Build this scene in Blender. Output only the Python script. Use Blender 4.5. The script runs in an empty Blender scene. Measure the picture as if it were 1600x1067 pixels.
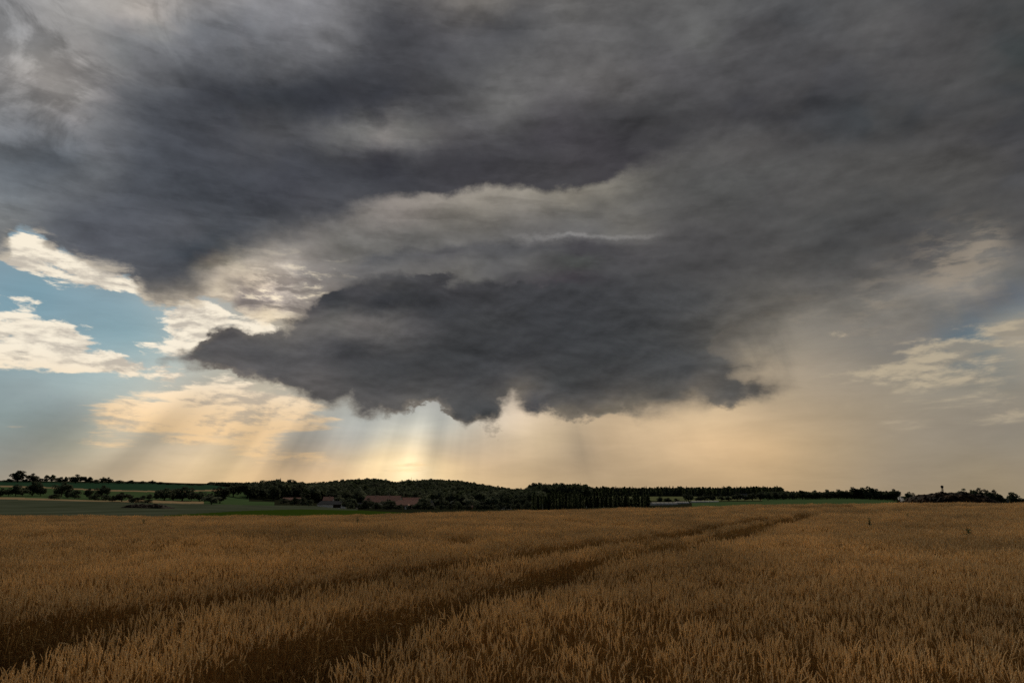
import bpy, bmesh, math, random
import numpy as np
from mathutils import Vector, Matrix
R = math.radians
S = bpy.context.scene
COL = S.collection
rng = np.random.default_rng(7)
random.seed(7)

# ------------------------------------------------------------------ camera
CAM_Z = 2.15
FPX = 1600 * 24 / 36.0                 # focal length in photo pixels (1600 wide)
PITCH = math.atan(235 / FPX)
cam = bpy.data.cameras.new('camera'); cam.lens = 24; cam.sensor_width = 36
cam.clip_start = 0.1; cam.clip_end = 60000
co = bpy.data.objects.new('camera', cam); COL.objects.link(co)
co.location = (0, 0, CAM_Z); co.rotation_euler = (R(90) + PITCH, 0, 0)
S.camera = co
CP, SP = math.cos(PITCH), math.sin(PITCH)

def ray(px, py):
    """photo pixel -> world direction (not normalised)"""
    cx, cy = px - 800.0, 533.5 - py
    return cx, FPX * CP - cy * SP, FPX * SP + cy * CP

# ------------------------------------------------------------------ exposure / renderer
S.view_settings.view_transform = 'Standard'; S.view_settings.look = 'None'
S.view_settings.exposure = 0.0; S.view_settings.gamma = 1.0
S.render.engine = 'CYCLES'
S.cycles.use_denoising = False
S.cycles.max_bounces = 6; S.cycles.diffuse_bounces = 3; S.cycles.glossy_bounces = 1
S.cycles.transmission_bounces = 3; S.cycles.transparent_max_bounces = 6; S.cycles.volume_bounces = 0
S.cycles.use_fast_gi = False

# ------------------------------------------------------------------ sun (veiled by the storm cloud)
sx, sy, sz = ray(785, 185)
SUN_AZ = math.atan2(sx, sy); SUN_EL = math.atan2(sz, math.hypot(sx, sy))
sd = bpy.data.lights.new('sun', 'SUN'); sd.energy = 2.5; sd.angle = R(11); sd.color = (1.0, .86, .66)
so = bpy.data.objects.new('sun', sd); COL.objects.link(so)
so.rotation_euler = (R(90) - SUN_EL, 0, math.pi - SUN_AZ)
so.location = (0, 0, 50)
# ------------------------------------------------------------------ sky: storm clouds as a node-based world
W = bpy.data.worlds.new('World'); S.world = W; W.use_nodes = True
NT = W.node_tree; NT.nodes.clear(); LK = NT.links

def nd(t, **kw):
    n = NT.nodes.new(t)
    for k, v in kw.items(): setattr(n, k, v)
    return n
def put(sock, v):
    if isinstance(v, bpy.types.NodeSocket): LK.new(v, sock)
    elif v is not None: sock.default_value = v
def M(op, a, b=None, c=None, clamp=False):
    n = nd('ShaderNodeMath', operation=op, use_clamp=clamp)
    put(n.inputs[0], a); put(n.inputs[1], b); put(n.inputs[2], c)
    return n.outputs[0]
def VM(op, a, b=None, c=None, scale=None):
    n = nd('ShaderNodeVectorMath', operation=op)
    put(n.inputs[0], a); put(n.inputs[1], b)
    if c is not None: put(n.inputs[2], c)
    if scale is not None: put(n.inputs['Scale'], scale)
    return n.outputs['Value'] if op in ('DOT_PRODUCT', 'LENGTH') else n.outputs[0]
def XYZ(x, y, z):
    n = nd('ShaderNodeCombineXYZ'); put(n.inputs[0], x); put(n.inputs[1], y); put(n.inputs[2], z); return n.outputs[0]
def SEP(v):
    n = nd('ShaderNodeSeparateXYZ'); put(n.inputs[0], v); return n.outputs
def MIX(f, a, b):
    n = nd('ShaderNodeMix', data_type='RGBA'); put(n.inputs[0], f); put(n.inputs[6], a); put(n.inputs[7], b); return n.outputs[2]
def SM(v, a, b, lo=0.0, hi=1.0):
    n = nd('ShaderNodeMapRange', interpolation_type='SMOOTHSTEP')
    put(n.inputs[0], v); put(n.inputs[1], a); put(n.inputs[2], b); put(n.inputs[3], lo); put(n.inputs[4], hi); return n.outputs[0]
def NOISE(v, scale, detail=6, rough=.55, dist=0.0, col=False, lac=2.0):
    n = nd('ShaderNodeTexNoise', noise_dimensions='3D')
    put(n.inputs['Vector'], v); n.inputs['Scale'].default_value = scale; n.inputs['Detail'].default_value = detail
    n.inputs['Roughness'].default_value = rough; n.inputs['Distortion'].default_value = dist; n.inputs['Lacunarity'].default_value = lac
    return n.outputs[1] if col else n.outputs[0]
def lin(c):
    c = np.asarray(c, float) / 255.0
    return np.where(c <= .04045, c / 12.92, ((c + .055) / 1.055) ** 2.4)
def L4(*c): return tuple(float(x) for x in lin(c)) + (1.0,)

# sky is laid out by azimuth and elevation of the view direction
AZ0, AZ1, EL0, EL1 = -.80, .80, -.05, .74
NU, NV = 240, 170
_az = np.linspace(AZ0, AZ1, NU)[None, :]; _el = np.linspace(EL0, EL1, NV)[:, None]
_dx = np.sin(_az) * np.cos(_el); _dy = np.cos(_az) * np.cos(_el); _dz = np.sin(_el) + 0 * _az
_f = _dy * CP + _dz * SP
GX = 800 + FPX * _dx / _f; GY = 533.5 - FPX * (_dz * CP - _dy * SP) / _f

def scatter(samples, sx=1.0, sy=.62, eps=18.):
    """smooth field that passes through (x, y, r, g, b) samples"""
    s = np.array(samples, float)
    px, py, c = s[:, 0] / sx, s[:, 1] / sy, s[:, 2:]
    k = lambda d2: -np.sqrt(d2 + eps * eps)
    n = len(s); A = k((px[:, None] - px) ** 2 + (py[:, None] - py) ** 2) - 4.0 * np.eye(n)
    A = np.block([[A, np.ones((n, 1))], [np.ones((1, n)), np.zeros((1, 1))]])
    w = np.linalg.solve(A, np.vstack([c, np.zeros((1, c.shape[1]))]))
    X, Y = np.clip(GX, -120, 1720) / sx, np.clip(GY, -60, 800) / sy
    out = np.zeros(GX.shape + (c.shape[1],)) + w[-1]
    for i in range(n): out += w[i] * k((X - px[i]) ** 2 + (Y - py[i]) ** 2)[..., None]
    return np.clip(out, c.min(0) * .95, c.max(0) * 1.03)
def blobs(items, base=0.0):
    """sum of soft ellipses (x, y, rx, ry, amount[, tilt])"""
    out = np.full(GX.shape, float(base))
    for it in items:
        x, y, rx, ry, a = it[:5]; t = R(it[5]) if len(it) > 5 else 0
        dx, dy = GX - x, GY - y
        p = (dx * math.cos(t) + dy * math.sin(t)) / rx; q = (-dx * math.sin(t) + dy * math.cos(t)) / ry
        out += a * np.exp(-(p * p + q * q))
    return out
def sdf(poly, lim=120.):
    """signed distance (photo pixels, + inside) to a closed outline"""
    P = np.array(poly, float); d = np.full(GX.shape, 1e9); ins = np.zeros(GX.shape, bool)
    for a, b in zip(P, np.roll(P, -1, 0)):
        e = b - a; t = np.clip(((GX - a[0]) * e[0] + (GY - a[1]) * e[1]) / (e @ e + 1e-9), 0, 1)
        d = np.minimum(d, np.hypot(GX - a[0] - t * e[0], GY - a[1] - t * e[1]))
        c = ((a[1] <= GY) & (GY < b[1])) | ((b[1] <= GY) & (GY < a[1]))
        with np.errstate(divide='ignore', invalid='ignore'):
            xi = a[0] + (GY - a[1]) * e[0] / (e[1] if e[1] else 1e-9)
        ins ^= c & (GX < xi)
    return np.tanh(np.where(ins, d, -d) / lim)

def field(grid, u, v, rank):
    """evaluate a smooth field in the node tree: sum of products of one-dimensional curves"""
    off = float(grid.mean()); U, s, Vt = np.linalg.svd(grid - off, full_matrices=False)
    rank = min(rank, len(s)); acc = None
    uu, vv = XYZ(u, u, u), XYZ(v, v, v)
    def curves(vec, cols, n):
        c = nd('ShaderNodeVectorCurve'); mp = c.mapping; mp.use_clip = False
        xs = np.linspace(0, 1, n)
        for k in range(3):
            cv = mp.curves[k]; ys = cols[k]
            cv.points[0].location = (0.0, float(ys[0])); cv.points[1].location = (1.0, float(ys[-1]))
            for i in range(1, n - 1): cv.points.new(float(xs[i]), float(ys[i]))
        mp.update(); put(c.inputs['Vector'], vec)
        return c.outputs[0]
    for g in range(0, rank, 3):
        cu, cv_, sc = [], [], []
        for k in range(g, g + 3):
            if k < len(s):
                a, b = Vt[k], U[:, k]; ma, mb = abs(a).max(), abs(b).max()
                cu.append(a / ma); cv_.append(b / mb); sc.append(float(s[k] * ma * mb) if k < rank else 0.0)
            else:
                cu.append(np.zeros(NU)); cv_.append(np.zeros(NV)); sc.append(0.0)
        pr = VM('MULTIPLY', curves(uu, cu, NU), curves(vv, cv_, NV))
        t = VM('DOT_PRODUCT', pr, tuple(sc))
        acc = M('ADD', t, off if acc is None else acc)
    return acc
def field_rgb(grid, u, v, rank):
    return XYZ(*[field(grid[..., k], u, v, rank) for k in range(3)])
# ---- what the sky holds, as samples (photo x, y, sRGB)
BACK = [  # air, clear sky and far cloud behind the storm
 (0,430,126,153,166),(60,450,124,155,168),(100,470,130,158,170),(180,480,134,160,170),(220,520,142,168,175),(100,400,150,168,176),(0,480,128,158,170),
 (300,470,170,178,178),(30,600,150,166,168),(150,600,172,186,184),(100,640,142,152,150),(0,660,138,150,148),(250,580,180,188,182),
 (200,650,168,168,156),(300,620,178,172,158),(400,620,190,180,160),(500,640,185,182,170),(30,720,146,142,130),(100,700,146,144,130),(200,700,182,170,148),
 (200,740,190,170,140),(60,745,165,152,132),(300,700,196,178,150),(350,730,212,186,146),(420,735,212,182,142),(520,735,210,182,145),(460,690,170,160,144),(560,690,184,178,164),
 (540,655,174,175,168),(620,670,186,183,170),(700,660,180,178,168),(595,718,232,208,166),(645,735,246,222,178),(630,712,234,212,172),(685,728,226,200,158),(700,705,198,180,152),
 (760,720,210,184,149),(800,650,222,203,178),(850,680,204,182,150),(850,745,190,165,130),(910,700,178,157,129),(950,680,190,166,134),
 (1000,690,205,178,142),(1000,745,184,159,125),(1100,690,222,190,148),(1100,650,214,187,150),(1100,745,190,162,125),(1200,700,204,174,134),
 (1200,650,190,167,135),(1200,560,165,152,132),(1250,520,140,133,122),(1280,600,165,151,131),(1250,745,181,156,121),(1300,680,174,154,125),
 (1300,500,125,120,112),(1400,470,112,109,104),(1370,540,130,125,117),(1440,520,122,120,117),(1540,530,136,137,132),(1580,500,140,140,134),
 (1560,485,104,112,118),(1550,527,122,131,132),(1595,450,98,105,112),(1400,600,148,139,124),(1500,600,140,135,124),(1580,600,140,135,124),(1450,680,150,139,122),(1580,700,145,135,119),
 (1400,745,154,139,117),(1550,740,150,136,113),(1600,430,100,104,106),(1330,440,98,96,92),
 (600,560,120,115,110),(800,560,120,115,110),(1000,560,130,122,110),(700,450,100,98,96),(450,480,170,160,145)]
CANOPY = [
 (10,30,132,131,130),(60,100,156,151,145),(130,20,148,144,139),(200,60,122,121,120),(230,30,160,153,145),(300,50,116,116,117),(400,50,112,112,114),
 (480,40,116,115,116),(540,60,90,90,92),(600,40,76,76,79),(700,50,85,84,86),(740,8,112,108,104),(800,40,80,80,82),(880,40,100,99,99),(1000,60,90,90,91),
 (1100,60,94,94,94),(1160,50,82,82,84),(1250,50,78,79,82),(1370,50,96,96,97),(1450,50,78,78,80),(1550,60,66,68,70),(1595,100,58,62,63),
 (30,150,148,145,142),(100,150,158,152,146),(160,200,118,117,117),(250,150,85,87,91),(330,140,66,68,73),(450,160,57,59,63),(550,150,57,58,62),
 (650,120,72,72,75),(770,158,104,103,102),(850,110,102,101,101),(700,120,76,76,78),(800,190,84,83,84),(950,130,100,98,98),(1050,100,92,91,93),(1150,130,73,73,76),(1300,110,75,75,78),(1450,110,74,74,76),(1590,150,60,62,64),
 (30,230,102,106,110),(100,250,100,104,108),(200,230,82,85,90),(300,230,72,74,79),(420,215,78,78,80),(520,210,100,99,98),(600,203,126,122,118),(600,238,72,71,74),(600,170,74,74,77),(510,178,68,69,73),(450,245,70,71,75),(690,178,84,83,84),(700,245,68,67,70),(530,235,76,76,78),(560,200,116,114,111),(650,206,112,110,107),
 (680,212,100,98,97),(760,225,75,74,77),(850,205,72,70,74),(950,195,68,67,70),(1050,172,68,68,70),(1200,190,62,62,66),(1350,188,60,63,66),
 (1450,190,64,64,67),(1560,180,62,62,65),(1500,255,73,73,73),(1400,235,73,73,73),(1590,250,72,72,74),
 (30,300,122,126,128),(150,300,90,93,98),(300,300,72,75,80),(450,300,70,71,76),(550,285,66,67,71),(650,275,64,64,68),(750,258,63,62,66),(850,255,64,63,66),(930,240,66,64,68),
 (620,330,132,125,118),(720,320,128,122,113),(820,315,122,117,109),(900,305,126,121,111),(1000,290,98,96,92),(1100,280,80,80,79),(1150,240,86,85,84),
 (1300,240,76,76,76),(1200,330,74,74,74),(1350,330,72,72,72),(1550,330,74,74,74),
 (60,360,105,108,111),(150,370,85,87,92),(300,370,80,82,86),(450,345,82,83,86),(550,365,112,109,104),(650,360,106,103,99),(750,348,110,106,100),(900,345,100,98,95),
 (1000,365,96,94,91),(1100,395,76,75,76),(1300,400,70,70,70),(1450,390,76,75,75),(1540,400,112,108,102),(1595,380,90,89,88),(1480,440,118,113,106),
 (250,425,78,80,84),(200,410,84,86,90),(300,450,90,90,92),(350,420,95,94,94),(400,440,188,172,152),(430,425,192,178,160),(480,425,140,132,124),(450,482,200,184,162),(345,456,236,216,184),(380,468,152,140,130),(440,495,232,212,178),(420,462,166,153,141),(470,452,172,160,147),(505,440,150,141,132),(360,430,130,124,120),(410,480,205,188,164),(550,410,114,110,104),(650,405,104,102,99),
 (750,405,99,98,97),(850,408,90,89,90),(960,425,80,80,81),(1060,430,76,76,77),(1150,420,78,78,78),(1000,450,72,72,74),(1150,450,84,82,81),(1250,440,88,86,84),(1400,440,104,101,97),(1200,490,118,113,105),(1150,500,98,95,90),(1330,470,108,105,100),(1560,450,110,108,104)]
CAN_POLY = [(-300,-300),(1900,-300),(1900,450),(1640,448),(1600,440),(1568,452),(1535,486),(1480,485),(1420,520),(1340,505),(1260,500),(1195,548),(1125,575),
 (700,560),(520,545),(470,512),(440,498),(420,505),(392,494),(366,484),(352,472),(338,466),(322,468),(300,476),(245,480),(216,466),(212,446),(190,428),(150,414),(118,402),(88,390),(72,370),(46,358),(24,364),(14,392),(0,402),(-60,404),(-300,430)]
SHELF_POLY = [(-300,470),(40,420),(215,500),(320,480),(345,444),(384,420),(430,398),(476,378),(520,352),(552,328),(580,316),(640,303),(700,300),(770,291),(800,296),(850,298),(872,288),(900,290),(950,281),(1000,263),(1060,243),
 (1110,216),(1170,206),(1230,214),(1320,222),(1400,216),(1450,186),(1500,176),(1900,176),(1900,-300),(560,-300),(548,20),(520,70),(460,96),(300,98),(215,112),(176,150),(170,205),(150,262),(70,285),(30,322),(0,340),(-300,360)]
MID_POLY = [(470,470),(500,436),(545,412),(600,396),(660,388),(730,385),(820,381),(900,380),(960,378),(1010,376),(1070,369),(1160,372),(1300,376),(1300,640),(420,640),(430,560)]
MIDC = [(520,440,112,107,102),(600,400,86,86,87),(700,394,88,87,88),(800,391,82,82,84),(640,417,100,98,96),(720,419,104,102,99),(820,419,92,91,91),(900,396,76,76,78),(900,418,80,80,81),(1000,400,76,75,77),(1000,440,70,70,72),(1100,400,74,73,74),(1100,450,76,75,75),(1200,410,76,75,75),(1200,470,92,90,86),
 (500,480,110,104,98),(520,520,100,96,94),(600,500,88,86,86),(800,440,80,79,81),(900,430,78,77,79),(1250,520,110,105,97),(1150,540,100,96,90)]
def inside(x, y, poly):
    c = False
    for (ax, ay), (bx, by) in zip(poly, poly[1:] + poly[:1]):
        if (ay > y) != (by > y) and x < ax + (y - ay) * (bx - ax) / (by - ay): c = not c
    return c
WALL_POLY = [(246,562),(278,545),(304,538),(322,530),(334,518),(348,510),(362,503),(378,506),(392,509),(408,503),(418,507),(404,513),(394,519),(404,521),(418,514),(432,509),(446,513),(462,500),(476,486),(486,476),(500,466),(520,455),(545,446),(572,439),(600,435),(630,430),(660,426),(690,428),
 (730,433),(780,440),(850,444),(960,440),(1080,440),(1170,448),(1200,478),(1165,505),(1128,522),(1116,540),(1134,552),(1150,562),(1172,566),(1192,570),(1180,578),(1158,580),(1146,588),(1168,590),(1190,583),(1204,593),(1226,602),(1212,614),(1192,626),(1170,624),(1150,630),(1120,628),(1090,628),(1060,634),(1040,641),(1018,644),(1000,652),(970,650),(940,656),(905,652),(880,650),
 (860,646),(840,650),(826,640),(816,630),(806,616),(799,612),(794,622),(790,640),(782,652),(772,664),(752,655),(735,657),(718,655),(706,646),(694,634),(680,626),(668,632),(660,641),(640,645),(620,648),(600,646),(582,653),(562,650),(550,643),(548,630),(540,622),(530,632),(514,634),(500,628),(488,626),(478,618),
 (462,612),(440,604),(424,598),(410,592),(396,592),(382,600),(370,588),(356,578),(340,576),(320,571),(298,573),(276,570)]
WALLC = [(280,560,112,106,104),(300,552,98,95,94),(350,520,88,86,87),(350,560,90,88,88),(410,510,100,97,95),(400,545,84,83,84),(440,530,92,90,89),(470,510,100,97,95),(490,480,78,77,79),(520,470,66,67,70),(560,455,68,68,71),(600,445,74,74,76),
 (520,500,100,98,96),(560,505,104,101,99),(610,503,96,94,93),(650,510,84,83,84),(480,545,86,85,86),(540,540,74,74,76),(600,470,62,63,66),(660,470,60,61,64),(700,450,66,66,69),(700,485,62,63,66),(760,500,64,65,67),(900,460,64,65,68),(830,480,62,63,66),
 (1000,475,67,68,70),(1100,478,76,76,76),(1160,465,90,88,85),(1130,515,92,89,84),(680,550,64,65,67),(620,570,66,67,69),(560,590,72,72,73),(500,590,84,82,82),(440,575,82,81,82),(600,620,78,77,77),(640,632,88,86,84),(700,600,70,70,71),(740,580,64,65,67),(760,640,68,69,70),
 (790,590,76,75,75),(820,615,92,88,84),(850,560,64,65,67),(840,630,82,80,79),(860,600,74,74,74),(900,585,66,67,68),(910,630,90,86,81),(960,600,76,75,74),(1000,570,68,69,70),(1050,605,84,82,79),(1080,575,76,76,76),(1120,560,82,81,79),(1150,608,84,82,79),(1190,605,84,81,77),(1100,600,92,88,83),(950,642,112,104,92),(870,640,98,93,86)]
# cover of bright small cloud in front of the clear air
COVER = [(70,540,120,36,.8,10),(-20,525,110,50,.85),(190,572,110,12,.55,6),(310,495,55,46,.85),(290,535,60,26,.6),(400,520,50,30,.8),(110,416,120,26,.95,16),(40,388,34,30,.95),(190,438,40,12,.5,10),
 (330,640,190,34,.62,6),(430,645,100,34,.6),(230,655,110,26,.5),(340,688,170,20,.48,8),(170,690,130,12,.46,8),(450,715,60,12,.4),(110,468,60,8,.25),(50,470,26,16,.32),(360,600,120,18,.34),(600,700,30,16,.2),(640,728,40,22,.42),
 (745,700,14,12,.28),(500,725,60,16,.25),(1580,515,80,28,.72,-8),(1500,548,80,16,.56,8),(1490,595,120,40,.48),(1570,640,60,30,.55),(1370,590,80,22,.46),(1420,660,80,30,.36),(1440,560,60,20,.5),(1300,520,40,14,.35)]
RAYS = [(110,650,190,80,.75),(300,715,200,60,.85),(620,690,120,70,1.0),(760,700,90,60,.45),(920,700,60,60,.30),(480,700,100,50,.6),(1000,690,150,50,.25)]

# ---- coordinates
tc = nd('ShaderNodeTexCoord'); D = VM('NORMALIZE', tc.outputs['Generated'])
dx, dy, dz = SEP(D)
az = M('ARCTAN2', dx, dy); el = M('ARCSINE', dz)
u0 = M('MULTIPLY_ADD', az, 1 / (AZ1 - AZ0), -AZ0 / (AZ1 - AZ0))
v0 = M('MULTIPLY_ADD', el, 1 / (EL1 - EL0), -EL0 / (EL1 - EL0))
Pc = XYZ(az, M('MULTIPLY', el, 1.5), 0.0)                     # puffs a little flattened
Ps = XYZ(az, M('MULTIPLY', el, 4.0), 3.7)                     # long flat streaks
dk = M('ADD', M('MAXIMUM', dz, 0.0), .10)
Pd = XYZ(M('DIVIDE', dx, dk), M('DIVIDE', dy, dk), 1.3)       # cloud deck seen in perspective
def warp(n, au, av):
    s = SEP(VM('SUBTRACT', n, (.5, .5, .5)))
    return M('MULTIPLY', s[0], au), M('MULTIPLY', s[1], av)
nA = NOISE(Pc, 7.0, 5, .55, col=True); nB = NOISE(Pc, 26.0, 6, .62, col=True)
a1u, a1v = warp(nA, .05, .06); b1u, b1v = warp(nB, .018, .034)
def add3(a, b, c=0.0): return M('ADD', M('ADD', a, b), c)
def clamp01(x): return M('MINIMUM', M('MAXIMUM', x, 0.0), 1.0)
uS, vS = clamp01(add3(u0, M('MULTIPLY', a1u, .35), b1u)), clamp01(add3(v0, M('MULTIPLY', a1v, .35), b1v))   # edges
uC, vC = clamp01(add3(u0, a1u, M('MULTIPLY', b1u, .8))), clamp01(add3(v0, a1v, M('MULTIPLY', b1v, .8)))    # colour
uB, vB = clamp01(u0), clamp01(v0)

# ---- the air and far cloud
back = field_rgb(lin(scatter(BACK)), uB, vB, 12)
streak = NOISE(Ps, 9.0, 6, .6, .3)
back = VM('SCALE', back, scale=SM(streak, .2, .8, .92, 1.08))
# small bright cloud
cov = field(np.clip(blobs(COVER), 0, .8), uB, vB, 18)
nb1 = NOISE(XYZ(az, M('MULTIPLY', el, 3.0), 9.1), 19.0, 9, .62, .2)
nb2 = NOISE(XYZ(M('ADD', az, -.004), M('MULTIPLY', M('ADD', el, .005), 3.0), 9.1), 19.0, 9, .62, .2)
side0 = SM(az, .1, .45)
nbs = NOISE(XYZ(az, M('MULTIPLY', el, 6.5), 4.4), 12.0, 8, .6, .3)
bm_in = M('ADD', M('ADD', nb1, M('MULTIPLY', M('SUBTRACT', nbs, nb1), SM(el, .10, .17, .85, 0.0))), M('MULTIPLY_ADD', cov, .55, -.775))
bmask = SM(bm_in, M('ADD', SM(el, .06, .16, -.09, -.04), M('MULTIPLY', side0, -.05)), M('ADD', SM(el, .06, .16, .13, .08), M('MULTIPLY', side0, .06)))
relief = M('SUBTRACT', nb1, nb2)
nl = NOISE(XYZ(az, M('MULTIPLY', el, 2.2), 2.2), 10.0, 4, .5)
bl = SM(add3(M('MULTIPLY_ADD', side0, -.05, 0.0), 0.0, M('ADD', 0.0, add3(M('MULTIPLY', relief, .9), M('MULTIPLY', bm_in, -.30), M('MULTIPLY', M('SUBTRACT', .5, nl), .9)))), -.20, .04)
low = SM(el, .07, .18)
bright = MIX(low, L4(240, 200, 146), L4(252, 240, 218)); shade = MIX(low, L4(180, 160, 134), L4(196, 186, 172))
side = SM(az, .1, .45)
bright = MIX(side, bright, L4(196, 180, 152)); shade = MIX(side, shade, L4(150, 141, 126))
air = MIX(M('MULTIPLY', bmask, M('MULTIPLY', SM(el, .05, .15, .62, 1.0), M('MULTIPLY_ADD', side0, -.22, .95))), back, MIX(bl, shade, bright))
# sunbeams: shafts that fan out from the hidden sun
sv = Vector(ray(785, 185)).normalized(); e1 = sv.cross(Vector((0, 0, 1))).normalized(); e2 = e1.cross(sv)
phi = M('ARCTAN2', VM('DOT_PRODUCT', D, tuple(e1)), VM('DOT_PRODUCT', D, tuple(-e2)))
def ray_angle(px, py):
    d = Vector(ray(px, py)).normalized(); return math.atan2(d.dot(e1), d.dot(-e2))
SHAFT = [(640,725,.050,.9),(676,725,.022,-.3),(700,700,.03,.25),(590,700,.03,.35),(560,700,.02,-.3),(530,690,.04,.25),(905,700,.028,-.7),(945,700,.05,.3),(870,690,.03,.15),
 (90,668,.045,-.35),(60,700,.05,.45),(150,690,.04,.5),(250,720,.03,.4),(200,720,.02,-.25),(410,725,.03,.35),(30,640,.05,.35),(170,700,.03,.35),(230,720,.025,-.12),(300,720,.03,.5),(345,720,.02,-.25),(390,725,.03,.35),(440,725,.03,-.12),(480,700,.03,-.2),(760,700,.04,-.25)]
fc = nd('ShaderNodeFloatCurve'); mp = fc.mapping; mp.use_clip = False; cv = mp.curves[0]
pr_ = np.linspace(-1.6, 1.6, 240); prof = np.zeros(240)
for px, py, w_, a_ in SHAFT: prof += a_ * np.exp(-((pr_ - ray_angle(px, py)) / w_) ** 2)
cv.points[0].location = (0, 0); cv.points[1].location = (1, 0)
for i in range(1, 239): cv.points.new(i / 239.0, float(prof[i]))
mp.update(); put(fc.inputs['Value'], M('MULTIPLY_ADD', phi, 1 / 3.2, .5))
rn = NOISE(XYZ(phi, .3, .7), 11.0, 3, .5)
rr = M('MULTIPLY', M('MULTIPLY_ADD', M('SUBTRACT', rn, .5), .45, M('MULTIPLY', fc.outputs[0], .20)), field(np.clip(blobs(RAYS), 0, 1), uB, vB, 9))
air = VM('MULTIPLY', air, VM('MULTIPLY_ADD', XYZ(rr, rr, rr), (1.75, 1.65, 1.5), (1, 1, 1)))
air = VM('MAXIMUM', air, (.02, .02, .02))

# ---- the storm canopy
S_IN = [q for q in CANOPY if inside(q[0], q[1], SHELF_POLY)]; S_OUT = [q for q in CANOPY if not inside(q[0], q[1], SHELF_POLY)]
can = field_rgb(lin(scatter(S_OUT)), uC, vC, 18)
shelf = field_rgb(lin(scatter(S_IN)), uC, vC, 18)
t1 = NOISE(Pd, 1.5, 5, .5, .2); t2 = NOISE(Pc, 8.0, 7, .52, .0); t2b = NOISE(VM('ADD', Pc, (.0, -.018, 0)), 8.0, 7, .52, .0)
t3 = NOISE(XYZ(M('MULTIPLY', az, .8), M('ADD', M('MULTIPLY', el, 2.3), M('MULTIPLY', a1v, 1.5)), 6.6), 6.0, 8, .60, .35)
lay = SM(NOISE(XYZ(az, M('ADD', M('MULTIPLY', el, 5.5), M('MULTIPLY', a1v, 2.2)), 2.9), 4.5, 9, .58, .2), .455, .535, -.5, .5)
lay2 = SM(NOISE(XYZ(az, M('ADD', M('MULTIPLY', el, 4.2), M('MULTIPLY', b1v, 1.6)), 7.9), 11.0, 8, .6, .2), .45, .55, -.5, .5)
lays = M('MULTIPLY', M('ADD', M('MULTIPLY', lay, .13), M('MULTIPLY', lay2, .06)), SM(az, .1, .6, 1.0, .55))
tx = add3(lays, 0.0, 0.0)
tx = add3(tx, 0.0, 0.0); tx = M('ADD', tx, add3(M('MULTIPLY', M('SUBTRACT', t3, .5), .9), M('MULTIPLY', M('SUBTRACT', t2b, t2), 1.7), M('ADD', M('MULTIPLY', M('SUBTRACT', t2, .5), .50), M('MULTIPLY', M('SUBTRACT', NOISE(Pc, 24.0, 6, .6), .5), SM(az, -.1, -.5, .12, .35)))))
ss = M('ADD', field(sdf(SHELF_POLY), uS, vS, 33), M('MULTIPLY', M('SUBTRACT', t2, .5), .28))
ssoft = M('MAXIMUM', SM(az, -.50, -.12, .55, .06), M('MAXIMUM', SM(el, .46, .56, .0, .5), SM(az, .12, .34, .05, .4)))
# torn wisps high on the left
wl = M('MULTIPLY', SM(NOISE(Pc, 6.5, 10, .6, .5), .44, .555), M('MULTIPLY', SM(az, -.38, -.62), SM(el, .30, .45)))
can = VM('SCALE', can, scale=M('MULTIPLY_ADD', wl, -.46, 1.14))
can = VM('MULTIPLY', MIX(SM(ss, M('MULTIPLY', ssoft, -1.0), ssoft), can, shelf), (1, 1, 1))
ms = M('ADD', field(sdf(MID_POLY, 80.), uS, vS, 27), M('MULTIPLY', M('SUBTRACT', t2, .5), .22))
msoft = add3(SM(az, .10, .32, .12, .8), SM(az, -.20, -.30, 0.0, .4), M('MULTIPLY', SM(az, .30, .42), 0.4))
mask_m = M('MULTIPLY', SM(ms, M('MULTIPLY', msoft, -1.0), msoft), SM(az, .36, .46, 1.0, 0.0))
edge_l = M('MULTIPLY', SM(M('ABSOLUTE', M('ADD', ms, .10)), 0.0, .075, 1.0, 0.0), M('MULTIPLY', SM(az, -.02, .06), SM(az, .18, .26, 1.0, 0.0)))
can = MIX(mask_m, can, field_rgb(lin(scatter(MIDC)), uC, vC, 12))
can = VM('SCALE', can, scale=M('MULTIPLY_ADD', M('MULTIPLY', edge_l, SM(el, .30, .42)), .8, 1.0))
gap = field(np.clip(blobs([(425, 455, 80, 40, 1.1, -8), (470, 480, 40, 26, .6)]), 0, 1), uB, vB, 9)
can = MIX(M('MULTIPLY', gap, SM(nb1, .42, .55, .8, 0.0)), can, L4(122, 113, 106))
can = MIX(M('MULTIPLY', gap, SM(nb1, .53, .66, 0.0, .85)), can, L4(250, 232, 200))
can = VM('SCALE', can, scale=M('ADD', 1.0, tx))
puff = M('MULTIPLY', field(np.clip(blobs([(1485, 425, 55, 60, 1.), (1545, 385, 30, 34, .9), (1325, 525, 36, 26, .9), (1372, 470, 30, 46, .6), (1405, 545, 70, 26, .8), (1250, 500, 60, 40, .4)]), 0, 1), uB, vB, 12), SM(nb1, .44, .60))
can = MIX(M('MULTIPLY', puff, .5), can, L4(166, 152, 134))
can = VM('MULTIPLY', can, MIX(SM(az, -.35, .15), (.975, .995, 1.035, 1), (1.0, 1.0, .995, 1)))
cs = field(sdf(CAN_POLY), uS, vS, 30)
veil = NOISE(XYZ(M('ADD', az, M('MULTIPLY', el, .35)), M('MULTIPLY', el, .16), 5.0), 24.0, 5, .55)
ce = add3(cs, M('MULTIPLY', M('SUBTRACT', nb1, .5), .34), M('MULTIPLY', M('SUBTRACT', veil, .5), SM(az, .2, .4, 0.0, .9)))
soft = SM(az, .05, .35, .05, .42)                              # ragged on the left, veils of rain on the right
cmask = SM(ce, M('MULTIPLY', soft, -1.0), soft)
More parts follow.
